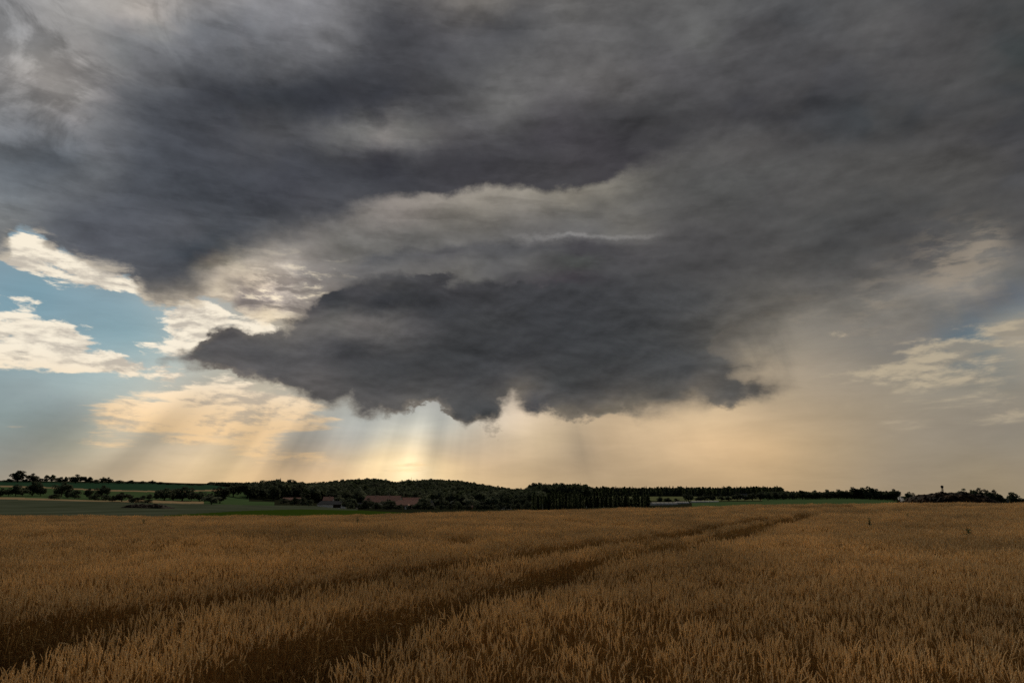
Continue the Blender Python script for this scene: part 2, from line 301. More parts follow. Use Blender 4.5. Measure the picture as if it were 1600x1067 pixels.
lining = M('MULTIPLY', SM(M('ABSOLUTE', M('SUBTRACT', ce, .03)), .0, .16, 1.0, 0.0), SM(az, -.15, .0, 1.0, 0.0))
can = MIX(M('MULTIPLY', lining, SM(nb1, .42, .60, .0, .45)), can, L4(246, 230, 204))
col = MIX(cmask, air, can)
# ---- the low wall cloud
ws = field(sdf(WALL_POLY, 60.), uS, vS, 69)
we = add3(ws, M('MULTIPLY', M('SUBTRACT', NOISE(Pc, 16.0, 5, .55), .5), M('MULTIPLY', SM(el, .26, .36, 1.1, .3), SM(az, .15, .3, 1.0, .35))), M('MULTIPLY', M('SUBTRACT', NOISE(Pc, 38.0, 7, .62), .5), SM(el, .26, .36, .30, .10)))
wtop = SM(el, .33, .40)
wsoft = add3(SM(az, .02, .14, .06, .13), M('MULTIPLY', wtop, SM(az, -.1, .2, .10, .75)), M('MULTIPLY', SM(az, .2, .3), SM(el, .22, .27, 0.0, .5)))
frag = field(np.clip(blobs([(764,662,24,12,1.),(776,680,16,14,.62),(762,676,10,10,.5),(880,652,60,10,.5),(1180,626,30,10,.6)]), 0, 1), uB, vB, 12)
fm = M('MULTIPLY', SM(add3(M('MULTIPLY', frag, .8), M('MULTIPLY', M('SUBTRACT', NOISE(Pc, 75.0, 8, .66), .5), 2.0), -.58), -.12, .40), .42)
wsoft = M('MULTIPLY', wsoft, SM(NOISE(Pc, 9.0, 2, .5), .38, .64, .7, 4.0))
wmask = SM(we, M('MULTIPLY', wsoft, -1.0), wsoft)
wc = field_rgb(lin(scatter(WALLC)), clamp01(add3(u0, M('MULTIPLY', a1u, .5), b1u)), clamp01(add3(v0, M('MULTIPLY', a1v, .5), b1v)), 18)
Pw = XYZ(az, M('MULTIPLY', el, 2.4), 8.0); t5 = NOISE(Pw, 13.0, 8, .58, .3); t5b = NOISE(VM('ADD', Pw, (-.004, .016, 0)), 13.0, 8, .58, .3)
wx = add3(M('ADD', M('MULTIPLY', M('SUBTRACT', t2b, t2), 1.3), M('MULTIPLY', M('SUBTRACT', t5, t5b), 1.1)), M('MULTIPLY', M('SUBTRACT', t3, .5), .8), M('MULTIPLY', M('SUBTRACT', nb1, .5), .15))
wc = VM('SCALE', wc, scale=M('ADD', 1.0, wx))
wc = MIX(M('MULTIPLY', SM(we, .0, .22, .35, 0.0), SM(el, .15, .26, 1.0, 0.0)), wc, L4(150, 138, 122))
col = MIX(M('MAXIMUM', wmask, fm), col, wc)

# ---- unseen sky overhead and behind the viewer, tint and brightness shaped to light the field
sky = nd('ShaderNodeTexSky', sky_type='NISHITA', sun_disc=False, sun_elevation=SUN_EL, sun_rotation=SUN_AZ, air_density=1.0, dust_density=2.0)
rear = SM(dy, .25, -.45)
lift = SM(el, .12, .75, .26, .85)  # dimmed low down so stalks facing the viewer stay dark, brighter overhead
deck = MIX(SM(NOISE(Pd, 1.1, 6, .6), .4, .62), VM('MULTIPLY', sky.outputs[0], (1.0, .91, .76)), (2.8, 2.5, 2.2, 1))
bg = nd('ShaderNodeBackground'); bg.inputs['Strength'].default_value = .1
front = VM('SCALE', col, scale=10.0)
put(bg.inputs['Color'], MIX(rear, front, VM('SCALE', deck, scale=lift)))
wo = nd('ShaderNodeOutputWorld'); LK.new(bg.outputs[0], wo.inputs[0])
W.cycles.sampling_method = 'MANUAL'; W.cycles.sample_map_resolution = 512
# ------------------------------------------------------------------ helpers for meshes and materials
FH = FPX * CP + 235 * SP                     # horizontal scale at the horizon row
def link(o, parent=None):
    COL.objects.link(o)
    if parent is not None: o.parent = parent
    return o
def mesh_obj(name, verts, faces, mats, parent=None, smooth=False, midx=None, linked=True):
    me = bpy.data.meshes.new(name)
    me.from_pydata([tuple(map(float, v)) for v in verts], [], faces)
    for m in (mats if isinstance(mats, (list, tuple)) else [mats]): me.materials.append(m)
    if midx is not None: me.polygons.foreach_set('material_index', np.asarray(midx, np.int32))
    if smooth: me.polygons.foreach_set('use_smooth', np.ones(len(me.polygons), bool))
    me.update()
    o = bpy.data.objects.new(name, me)
    return link(o, parent) if linked else o
def empty(name, loc, rz=0.0):
    o = bpy.data.objects.new(name, None); o.location = loc; o.rotation_euler = (0, 0, rz); o.empty_display_size = .5
    return link(o)
def tag(o, label=None, cat=None, group=None, kind=None):
    if label: o['label'] = label
    if cat: o['category'] = cat
    if group: o['group'] = group
    if kind: o['kind'] = kind
    return o

def mat(name, a, b=None, scale=4.0, rough=.9, trans=0.0, jitter=0.0, detail=5, spec=.05, bump=0.0, coord='Object', stretch=(1, 1, 1), ramp=(.35, .65), world=0.0):
    m = bpy.data.materials.new(name); m.use_nodes = True; t = m.node_tree; t.nodes.clear()
    out = t.nodes.new('ShaderNodeOutputMaterial'); p = t.nodes.new('ShaderNodeBsdfPrincipled')
    p.inputs['Roughness'].default_value = rough; p.inputs['Specular IOR Level'].default_value = spec
    tc = t.nodes.new('ShaderNodeTexCoord'); mp = t.nodes.new('ShaderNodeMapping'); mp.inputs['Scale'].default_value = stretch
    t.links.new(tc.outputs[coord], mp.inputs[0])
    nz = t.nodes.new('ShaderNodeTexNoise'); nz.inputs['Scale'].default_value = scale; nz.inputs['Detail'].default_value = detail
    t.links.new(mp.outputs[0], nz.inputs['Vector'])
    rp = t.nodes.new('ShaderNodeValToRGB'); rp.color_ramp.elements[0].position, rp.color_ramp.elements[1].position = ramp
    rp.color_ramp.elements[0].color = (*a, 1); rp.color_ramp.elements[1].color = (*(b or a), 1)
    t.links.new(nz.outputs[0], rp.inputs[0]); c = rp.outputs[0]
    if jitter:
        oi = t.nodes.new('ShaderNodeObjectInfo'); mr = t.nodes.new('ShaderNodeMapRange')
        mr.inputs[3].default_value = 1 - jitter; mr.inputs[4].default_value = 1 + jitter
        t.links.new(oi.outputs['Random'], mr.inputs[0])
        v = mr.outputs[0]
        if world:
            ge = t.nodes.new('ShaderNodeNewGeometry'); wn = t.nodes.new('ShaderNodeTexNoise'); wn.inputs['Scale'].default_value = 1 / world; wn.inputs['Detail'].default_value = 4
            t.links.new(ge.outputs['Position'], wn.inputs['Vector'])
            wr = t.nodes.new('ShaderNodeMapRange'); wr.inputs[1].default_value = .32; wr.inputs[2].default_value = .68; wr.inputs[3].default_value = .78; wr.inputs[4].default_value = 1.16
            t.links.new(wn.outputs[0], wr.inputs[0]); mm = t.nodes.new('ShaderNodeMath'); mm.operation = 'MULTIPLY'; t.links.new(v, mm.inputs[0]); t.links.new(wr.outputs[0], mm.inputs[1]); v = mm.outputs[0]
        hs = t.nodes.new('ShaderNodeHueSaturation'); t.links.new(v, hs.inputs['Value'])
        t.links.new(c, hs.inputs['Color']); c = hs.outputs[0]
    t.links.new(c, p.inputs['Base Color'])
    if bump:
        bn = t.nodes.new('ShaderNodeBump'); bn.inputs['Strength'].default_value = bump
        t.links.new(nz.outputs[0], bn.inputs['Height']); t.links.new(bn.outputs[0], p.inputs['Normal'])
    if trans:
        tr = t.nodes.new('ShaderNodeBsdfTranslucent'); t.links.new(c, tr.inputs[0])
        mx = t.nodes.new('ShaderNodeMixShader'); mx.inputs[0].default_value = trans
        t.links.new(p.outputs[0], mx.inputs[1]); t.links.new(tr.outputs[0], mx.inputs[2]); t.links.new(mx.outputs[0], out.inputs[0])
    else: t.links.new(p.outputs[0], out.inputs[0])
    return m

def vnoise(x, y, s, seed=0):
    """smooth value noise in numpy, 0..1"""
    g = np.random.default_rng(seed).random((64, 64)); x, y = np.asarray(x) / s + 1000, np.asarray(y) / s + 1000
    xi, yi = np.floor(x).astype(int), np.floor(y).astype(int); fx, fy = x - xi, y - yi
    fx, fy = fx * fx * (3 - 2 * fx), fy * fy * (3 - 2 * fy)
    G = lambda i, j: g[i % 64, j % 64]
    return (G(xi, yi) * (1 - fx) + G(xi + 1, yi) * fx) * (1 - fy) + (G(xi, yi + 1) * (1 - fx) + G(xi + 1, yi + 1) * fx) * fy

# ------------------------------------------------------------------ terrain
# relief surveyed as the height of the ground against the horizon line, by bearing and distance
T_PX = np.array([-400, 0, 200, 320, 400, 565, 700, 830, 1000, 1180, 1333, 1390, 1410, 1500, 1600, 2000.])
T_R = np.array([70, 100, 150, 250, 400, 600, 800, 1000, 1150, 1300, 1800, 3000, 5500, 7200.])
T_Y = np.array([
 [826, 824, 823.5, 823, 822, 820.5, 815.5, 812.5, 809, 805, 804, 804, 803.5, 803.5, 804, 805],
 [816, 811, 810, 810, 809, 806, 803, 801, 799, 796, 795, 795, 795, 795, 796, 797],
 [804, 803, 802, 802, 801, 801, 801, 799, 797, 793, 790, 791, 792, 793, 793, 794],
 [789, 791, 792, 794, 795.5, 797, 799, 798, 796, 790, 787, 788, 791, 791, 791, 792],
 [774, 778, 782, 787, 790, 796, 797, 797, 795, 787, 785, 786, 790, 790, 790, 790],
 [764, 767, 769, 775, 782, 795, 795, 794, 788, 784, 782, 783.5, 789, 788, 788, 788],
 [755, 757, 761, 765, 768, 785, 786, 786, 781.5, 780, 779, 781, 785, 786, 786, 787],
 [750, 752.5, 754.5, 757, 768, 768, 770, 777, 776, 776, 777, 779, 781, 782, 783, 785],
 [752, 754, 756, 758, 768, 762.5, 763, 775, 775.5, 775.5, 776.5, 777.5, 779, 781, 782, 784],
 [754, 756, 758, 760, 764, 763.5, 764.5, 774, 775, 775, 776, 777, 778, 780, 781, 783],
 [760, 761, 760.5, 760, 760, 766, 768, 772, 773, 773, 775, 775.2, 775.5, 779, 780, 781],
 [750, 750.5, 753, 755, 757, 768, 769, 770, 771, 771, 773, 775.5, 775.5, 779, 780, 781],
 [751, 751, 752, 755, 757, 768, 769, 769, 769, 769, 771, 775, 775, 779, 780.5, 782],
 [768.6] * 10 + [773, 775, 776, 780, 782, 784]])
def px_of(X, Y): return 800 + FH * X / np.maximum(Y, 1e-6)
def ground_y(px, r):
    """photo row at which ground on this bearing and distance is seen"""
    px, r = np.asarray(px, float), np.asarray(r, float)
    px = np.clip(px, T_PX[0], T_PX[-1]); i = np.clip(np.searchsorted(T_PX, px) - 1, 0, len(T_PX) - 2)
    f = (px - T_PX[i]) / (T_PX[i + 1] - T_PX[i]); f = f * f * (3 - 2 * f)
    lr = np.log(np.clip(r, T_R[0], T_R[-1])); LR = np.log(T_R); j = np.clip(np.searchsorted(LR, lr) - 1, 0, len(LR) - 2)
    g = (lr - LR[j]) / (LR[j + 1] - LR[j])
    return (T_Y[j, i] * (1 - f) + T_Y[j, i + 1] * f) * (1 - g) + (T_Y[j + 1, i] * (1 - f) + T_Y[j + 1, i + 1] * f) * g
def slope_of(px, py):
    cx, cy = px - 800.0, 533.5 - py
    return (FPX * SP + cy * CP) / np.hypot(cx, FPX * CP - cy * SP)
def z_polar(px, r):
    r = np.asarray(r, float)
    far = CAM_Z + r * slope_of(np.asarray(px, float), ground_y(px, r))
    edge = CAM_Z + 70 * slope_of(np.asarray(px, float), ground_y(px, 70.0 + 0 * r))
    k = np.clip((r - 26) / 44, 0, 1)
    return np.where(r >= 70, far, edge * k * k * (3 - 2 * k))
def z_at(X, Y):
    X, Y = np.asarray(X, float), np.asarray(Y, float); r = np.hypot(X, Y)
    return z_polar(np.where(Y > 1e-3, px_of(X, Y), np.where(X > 0, 5000, -5000)), r)
def place(px, r):
    """ground point on the bearing of photo column px at distance r"""
    a = math.atan2(px - 800, FH); X, Y = r * math.sin(a), r * math.cos(a)
    return np.array([X, Y, float(z_at(X, Y))])
def r_for(px, y, r0, r1):
    rs = np.geomspace(r0, r1, 160); ys = ground_y(px + 0 * rs, rs)
    return float(rs[np.argmin(np.abs(ys - y))])

soil = mat('field soil', (.035, .024, .014), (.06, .042, .024), 9.0, bump=.4, spec=0.0)
crop = mat('grey green crop', (.038, .047, .029), (.064, .074, .050), .09, stretch=(1, .35, 1), detail=9, spec=0.0)
maize = mat('lush green crop', (.022, .040, .005), (.030, .052, .008), .5, spec=0.0)
meadow = mat('meadow', (.040, .068, .028), (.054, .086, .036), .08, spec=0.0)
dark_meadow = mat('dark pasture', (.016, .042, .024), (.024, .054, .030), .05, spec=0.0)
stubble = mat('ripe field', (.20, .145, .082), (.25, .185, .105), .12, spec=0.0)
pale = mat('pale meadow', (.075, .085, .04), (.11, .12, .055), .05, spec=0.0)
scrub = mat('rough ground', (.012, .014, .008), (.02, .022, .012), .15, spec=0.0)
GM = {'soil': soil, 'crop_field': crop, 'lush_field': maize, 'meadow': meadow, 'pasture': dark_meadow, 'ripe_field': stubble, 'pale_field': pale, 'ground': scrub}
def region(px, r, y):
    """which field a piece of ground belongs to"""
    if r < 73: return 'soil'
    if r < 5000 and px < 430:
        if r < 650:
            lush = np.interp(px, [262, 300, 400, 480, 565], [805, 802.5, 797, 795.5, 797])
            if px > 262 and y > lush: return 'lush_field'
            far = 779.5 + px * .0235
            if y > far: return 'crop_field'
            if y > far - (3.2 if px < 90 else 2.0 if px < 200 else 4.0 if px < 325 else 0): return 'ripe_field'
        if r < 1200:
            strip = np.interp(px, [-100, 0, 60, 170, 260, 330, 420], [757.5, 759.3, 761, 766.2, 767.5, 766, 762.5])
            if abs(y - strip) < (1.0 if px < 330 else 1.4): return 'ripe_field'
            if px > 385 and r > 560: return 'ground'
            return 'meadow' if y > strip else 'pasture'
        return 'ground'
    if r < 570 and 430 <= px < 565 and y > 789: return 'lush_field' if y > np.interp(px, [430, 480, 565], [796, 795.5, 797]) else 'crop_field'
    if r < 560 and px < 640 and y > np.interp(px, [430, 480, 565, 640], [796, 795.5, 797, 801]): return 'lush_field'
    if 700 < r < 1160 and 900 < px < 1190 and y < 782.5: return 'pale_field'
    if 120 < r < 640 and 1080 < px < 1400: return 'meadow'
    if r < 560 and px >= 1400: return 'meadow'
    if 640 < r < 900 and 1190 < px < 1405: return 'meadow'
    return 'ground'
pcols = np.unique(np.concatenate([np.linspace(-1500, -420, 10), np.arange(-400, 2001, 10.), np.linspace(2020, 3100, 10)]))
angs = np.arctan2(pcols - 800, FH)
back_a = np.linspace(angs[-1], angs[0] + 2 * math.pi, 34)[1:-1]
A = np.concatenate([angs, back_a]); APX = np.concatenate([pcols, np.where(back_a < math.pi, 3100., -1500.)])
RR = np.concatenate([[1.5, 3, 6, 10, 15, 20, 26, 32, 38, 44, 50, 56, 62, 68, 73, 78], np.geomspace(84, 7200, 200)])
na, nr = len(A), len(RR)
GZ = np.array([z_polar(APX, np.full(na, r)) for r in RR])
V = [(0, 0, 0)] + [(r * math.sin(a), r * math.cos(a), GZ[i, j]) for i, r in enumerate(RR) for j, a in enumerate(A)]
groups = {k: [] for k in GM}
for j in range(na): groups['soil'].append((0, 1 + (j + 1) % na, 1 + j))
GYm = np.array([ground_y(APX, np.full(na, r)) for r in np.sqrt(RR[:-1] * RR[1:])])
for i in range(nr - 1):
    rm = math.sqrt(RR[i] * RR[i + 1])
    for j in range(na):
        k = (j + 1) % na; a0 = 1 + i * na
        pxm = (APX[j] + APX[k]) / 2 if j < len(angs) - 1 else APX[j]
        groups[region(pxm, rm, GYm[i, j])].append((a0 + j, a0 + k, a0 + na + k, a0 + na + j))
Vn = np.array(V)
for k, fs in groups.items():
    used = np.unique(np.concatenate([np.array(f) for f in fs])); mp_ = -np.ones(len(Vn), int); mp_[used] = np.arange(len(used))
    o = mesh_obj(k, Vn[used], [tuple(int(mp_[q]) for q in f) for f in fs], GM[k], smooth=True); tag(o, kind='structure')
# ------------------------------------------------------------------ ripe wheat
ear_m = mat('ripe ears', (.65, .48, .248), (.77, .575, .315), 30.0, rough=.75, trans=.34, jitter=.14, world=5.0)
stem_m = mat('straw', (.27, .155, .05), (.37, .22, .075), 14.0, rough=.7, trans=.12, jitter=.15, world=5.0)
leaf_m = mat('dry leaves', (.38, .22, .07), (.44, .29, .11), 11.0, rough=.8, trans=.3, jitter=.2)

def ear_geo(rg, L, rings, sides, fat):
    """zigzag grain ear along +z"""
    v, f = [], []
    for i in range(rings):
        t = i / (rings - 1); zz = L * t
        prof = .35 + .65 * math.sin(math.pi * min(1, .12 + t * .9)) ** .7 if t < .97 else .12
        rad = fat * prof * (1.18 if i % 2 else .72); off = fat * (.38 if (i // 2) % 2 else -.38) * prof
        for k in range(sides):
            a = 2 * math.pi * k / sides
            v.append((off + rad * math.cos(a), rad * .8 * math.sin(a), zz))
    for i in range(rings - 1):
        for k in range(sides):
            q = (k + 1) % sides; f.append((i * sides + k, i * sides + q, (i + 1) * sides + q, (i + 1) * sides + k))
    return np.array(v), f
def bendpts(rg, h, lean, az_, nod, n):
    """stem line that leans and nods at the top"""
    P = []; a = lean; p = np.zeros(3); st = h / n
    for i in range(n + 1):
        P.append(p.copy()); t = (i + 1) / n
        ang = lean * t + nod * max(0, t - .7) / .3 * .5
        p = p + st * np.array([math.sin(ang) * math.cos(az_), math.sin(ang) * math.sin(az_), math.cos(ang)])
    return np.array(P), lean + nod * .8
def tuft(rg, n, radius, lod):
    V_, F_, MI = [], [], []
    def add(v, f, m):
        o = len(V_); V_.extend(map(tuple, v)); F_.extend(tuple(o + i for i in q) for q in f); MI.extend([m] * len(f))
    for s in range(n):
        rr_, a = radius * math.sqrt(rg.random()), rg.random() * 2 * math.pi
        base = np.array([rr_ * math.cos(a), rr_ * math.sin(a), 0]); h = rg.normal(.80, .045)
        az_ = rg.normal(.4, 1.6); lean = abs(rg.normal(.02, .035)); nod = max(0, rg.normal(.12, .28))
        if rg.random() < .05: nod += 1.2
        seg = 4 if lod == 1 else 2
        P, tip = bendpts(rg, h, lean, az_, nod, seg); P = P + base
        w = (.0020, .0032, .006)[lod - 1]; sd_ = 3 if lod == 1 else 2
        if lod < 3 or s % 2 == 0:
            v, f = [], []
            b0 = rg.random() * 6
            for p in P:
                for k in range(sd_): v.append(p + w * np.array([math.cos(b0 + k * 2 * math.pi / sd_), math.sin(b0 + k * 2 * math.pi / sd_), 0]))
            for i in range(len(P) - 1):
                for k in range(sd_ if sd_ == 3 else 1):
                    q = (k + 1) % sd_; f.append((i * sd_ + k, i * sd_ + q, (i + 1) * sd_ + q, (i + 1) * sd_ + k))
            add(v, f, 1)
        L = rg.normal(.082, .010); fat = (.0048, .0074, .0115)[lod - 1]
        ev, ef = ear_geo(rg, L * (1, 1, 1.15)[lod - 1], (15, 6, 4)[lod - 1], (5, 4, 3)[lod - 1], fat)
        c, s_ = math.cos(tip), math.sin(tip); tw = rg.random() * 6.28
        # twist about own axis, curve, tilt, turn
        x, y, z = ev[:, 0] * math.cos(tw) - ev[:, 1] * math.sin(tw), ev[:, 0] * math.sin(tw) + ev[:, 1] * math.cos(tw), ev[:, 2]
        x = x + (z / L) ** 2 * L * .12
        X_, Z_ = x * c + z * s_, -x * s_ + z * c
        E = np.stack([X_ * math.cos(az_) - y * math.sin(az_), X_ * math.sin(az_) + y * math.cos(az_), Z_], 1) + P[-1]
        add(E, ef, 0)
        if lod == 1 or (lod == 2 and s % 3 == 0):
            for q in range(1 if rg.random() < .6 else 2):
                t = rg.uniform(.25, .85); i = min(seg - 1, int(t * seg)); p0 = P[i] + (P[i + 1] - P[i]) * (t * seg - i)
                la, ll, lw = rg.random() * 6.28, rg.uniform(.08, .2), rg.uniform(.003, .0055)
                d = np.array([math.cos(la), math.sin(la), 0]); sidev = np.array([-d[1], d[0], 0]) * lw
                up = rg.uniform(.2, 1.2); v = []
                for m_ in range(4):
                    tt = m_ / 3; cpt = p0 + d * ll * tt * .8 + np.array([0, 0, ll * (up * tt - (up + .9) * tt * tt)])
                    ww = sidev * (1 - tt * .85); v += [cpt - ww, cpt + ww + np.array([0, 0, .004 * (m_ % 2)])]
                add(v, [(0, 1, 3, 2), (2, 3, 5, 4), (4, 5, 7, 6)], 2)
    return V_, F_, MI
src = bpy.data.collections.new('wheat tufts')
NVAR = (10, 6, 5)
for lod, (nv, n, rad) in enumerate(zip(NVAR, (16, 30, 34), (.17, .20, .26)), 1):
    for k in range(nv):
        v, f, mi = tuft(np.random.default_rng(100 * lod + k), n, rad, lod)
        o = mesh_obj('tuft_%02d' % (sum(NVAR[:lod - 1]) + k), v, f, [ear_m, stem_m, leaf_m], midx=mi, linked=False)
        src.objects.link(o)

# the two wheel tracks of the tramline
def top_point(px, py, h=.85):
    dx_, dy_, dz_ = ray(px, py); t = (h - CAM_Z) / dz_; return dx_ * t, dy_ * t
TR_L = [top_point(*p) for p in [(-260, 1075), (-90, 1025), (150, 968), (300, 941), (450, 915), (600, 894), (700, 881), (800, 867), (900, 854), (1000, 841), (1100, 823.5), (1200, 807.5)]]
TR_R = [top_point(*p) for p in [(260, 1130), (385, 1066), (480, 1018), (590, 977), (700, 944), (800, 912), (900, 885), (1000, 864), (1100, 845), (1200, 819), (1270, 804)]]
TR_F1 = [top_point(*p) for p in [(1304, 796), (1318, 792), (1328, 789)]]
TR_F2 = [top_point(*p) for p in [(1322, 796), (1332, 792), (1338, 789)]]
def dist_line(X, Y, line):
    d = np.full(len(X), 1e9)
    for (ax, ay), (bx, by) in zip(line[:-1], line[1:]):
        ex, ey = bx - ax, by - ay; t = np.clip(((X - ax) * ex + (Y - ay) * ey) / (ex * ex + ey * ey), 0, 1)
        d = np.minimum(d, np.hypot(X - ax - t * ex, Y - ay - t * ey))
    return d
def scatter_pts(r0, r1, step, half=math.radians(54), seed=1):
    rg = np.random.default_rng(seed)
    g = np.arange(-r1, r1, step); X, Y = np.meshgrid(g, np.arange(.2, r1, step)); X, Y = X.ravel(), Y.ravel()
    X = X + rg.uniform(-.5, .5, len(X)) * step; Y = Y + rg.uniform(-.5, .5, len(X)) * step
    r = np.hypot(X, Y); k = (r > r0) & (r < r1) & (np.abs(np.arctan2(X, Y)) < half)
    return X[k], Y[k]
PX_, PY_, PI_, PS_, PR_ = [], [], [], [], []
rg = np.random.default_rng(5)
for lod, (r0, r1, st) in enumerate(((2.6, 15.5, .18), (15.3, 38, .29), (37.5, 73.5, .40)), 1):
    X, Y = scatter_pts(r0, r1, st, seed=lod)
    r = np.hypot(X, Y)
    dl = np.minimum(dist_line(X, Y, TR_L) / np.interp(r, [6, 30], [1.35, 1.15]), dist_line(X, Y, TR_R)); df = np.minimum(dist_line(X, Y, TR_F1), dist_line(X, Y, TR_F2))
    half = np.array((.52, .64, .80))[lod - 1] + .06 * (vnoise(X, Y, .9, 11) - .5) + .04 * (vnoise(X, Y, .35, 12) - .5)
    track = (dl < half) | ((df < .55) & (r < 67))
    hgt = 1 + .15 * (vnoise(X, Y, 2.6, 3) - .5) + .15 * (vnoise(X, Y * .6, 1.1, 4) - .5) + .10 * (vnoise(X, Y, .45, 8) - .5)
    thin = (vnoise(X, Y, 1.5, 21) > .86) & (vnoise(X, Y, .5, 22) > .45)                # lodged hollows
    sc = hgt * rg.normal(1, np.where(r < 14, .05, .022), len(X)); sc = np.where(thin, sc * .72, sc)
    
    dens = np.where(dl < half + .75, 1.0, np.clip(.56 + .44 * (r - 5) / 8, .56, 1))
    keep = (~track & (rg.random(len(X)) < dens)) | (track & (rg.random(len(X)) < np.where(r < 9, .07, .0)))
    sc = np.where(track, rg.uniform(.35, .72, len(X)), sc)
    X, Y, sc = X[keep], Y[keep], sc[keep]
    PX_.append(X); PY_.append(Y); PS_.append(sc); base_i = sum(NVAR[:lod - 1])
    PI_.append(base_i + rg.integers(0, NVAR[lod - 1], len(X)))
    lean = rg.normal(0, .035, (len(X), 2)) + np.stack([vnoise(X, Y, 3, 31) - .5, vnoise(X, Y, 3, 32) - .5], 1) * .15
    PR_.append(np.stack([lean[:, 0], lean[:, 1], rg.normal(0, .9, len(X)) + np.where(rg.random(len(X)) < .3, 3.1, 0)], 1))
X, Y = np.concatenate(PX_), np.concatenate(PY_); sc = np.concatenate(PS_); Z = z_at(X, Y)
def instancer(name, pts, idx, rot, scl, coll, kind='stuff'):
    me = bpy.data.meshes.new(name); me.vertices.add(len(pts)); me.vertices.foreach_set('co', np.asarray(pts, np.float32).ravel())
    for an, ty, dat, fld in (('pick', 'INT', idx, 'value'), ('turn', 'FLOAT_VECTOR', rot, 'vector'), ('size', 'FLOAT_VECTOR', scl, 'vector')):
        at = me.attributes.new(an, ty, 'POINT'); at.data.foreach_set(fld, np.asarray(dat, np.int32 if ty == 'INT' else np.float32).ravel())
    o = link(bpy.data.objects.new(name, me))
    ng = bpy.data.node_groups.new(name, 'GeometryNodeTree')
    ng.interface.new_socket('Geometry', in_out='INPUT', socket_type='NodeSocketGeometry'); ng.interface.new_socket('Geometry', in_out='OUTPUT', socket_type='NodeSocketGeometry')
    N = ng.nodes; gi, go = N.new('NodeGroupInput'), N.new('NodeGroupOutput'); ip = N.new('GeometryNodeInstanceOnPoints'); ci = N.new('GeometryNodeCollectionInfo')
    ci.inputs['Collection'].default_value = coll; ci.inputs['Separate Children'].default_value = True; ci.inputs['Reset Children'].default_value = True
    ip.inputs['Pick Instance'].default_value = True
    def na_(nm, ty):
        a = N.new('GeometryNodeInputNamedAttribute'); a.data_type = ty; a.inputs['Name'].default_value = nm
        return [s for s in a.outputs if s.enabled and s.name == 'Attribute'][0]
    L = ng.links; L.new(gi.outputs[0], ip.inputs['Points']); L.new(ci.outputs[0], ip.inputs['Instance'])
    L.new(na_('pick', 'INT'), ip.inputs['Instance Index']); L.new(na_('turn', 'FLOAT_VECTOR'), ip.inputs['Rotation']); L.new(na_('size', 'FLOAT_VECTOR'), ip.inputs['Scale'])
    L.new(ip.outputs[0], go.inputs[0])
    md = o.modifiers.new('scatter', 'NODES'); md.node_group = ng
    o['kind'] = kind
    return o
instancer('wheat', np.stack([X, Y, Z], 1), np.concatenate(PI_), np.concatenate(PR_), np.stack([.5 + .5 * sc, .5 + .5 * sc, sc], 1), src)
# ------------------------------------------------------------------ trees
leafs = [mat('dark leaves', (.045, .055, .034), (.095, .112, .066), 1.6, trans=.38, jitter=.35),
         mat('mid green leaves', (.060, .075, .036), (.115, .135, .066), 1.6, trans=.40, jitter=.2),
         mat('grey green leaves', (.10, .115, .072), (.17, .185, .12), 1.6, trans=.35, jitter=.15),
         mat('needles', (.022, .032, .026), (.048, .062, .044), 2.0, trans=.25, jitter=.25)]
bark = mat('bark', (.03, .024, .018), (.055, .045, .034), 6.0, stretch=(1, 1, .2), bump=.5)

def tube(V_, F_, pts, rads, sides=6):
    o = len(V_); pts = [np.array(p, float) for p in pts]
    for i, (p, r) in enumerate(zip(pts, rads)):
        d = pts[min(i + 1, len(pts) - 1)] - pts[max(i - 1, 0)]; d = d / (np.linalg.norm(d) + 1e-9)
        a = np.cross(d, [0, 1, 0] if abs(d[1]) < .9 else [1, 0, 0]); a /= np.linalg.norm(a); b = np.cross(d, a)
        for k in range(sides):
            t = 2 * math.pi * k / sides; V_.append(p + r * (a * math.cos(t) + b * math.sin(t)))
    for i in range(len(pts) - 1):
        for k in range(sides):
            q = (k + 1) % sides; F_.append((o + i * sides + k, o + i * sides + q, o + (i + 1) * sides + q, o + (i + 1) * sides + k))
def leaf_quads(rg, P, size, flat=.5):
    V_, F_ = [], []
    for p in P:
        n = rg.normal(size=3); n[2] = abs(n[2]) + flat; n /= np.linalg.norm(n)
        a = np.cross(n, rg.normal(size=3)); a /= np.linalg.norm(a); b = np.cross(n, a); s = size * rg.uniform(.55, 1.25)
        o = len(V_); w = s * rg.uniform(.5, .9)
        V_ += [p - a * s, p - b * w + n * s * .15, p + a * s, p + b * w - n * s * .1]; F_.append((o, o + 1, o + 2, o + 3))
    return V_, F_
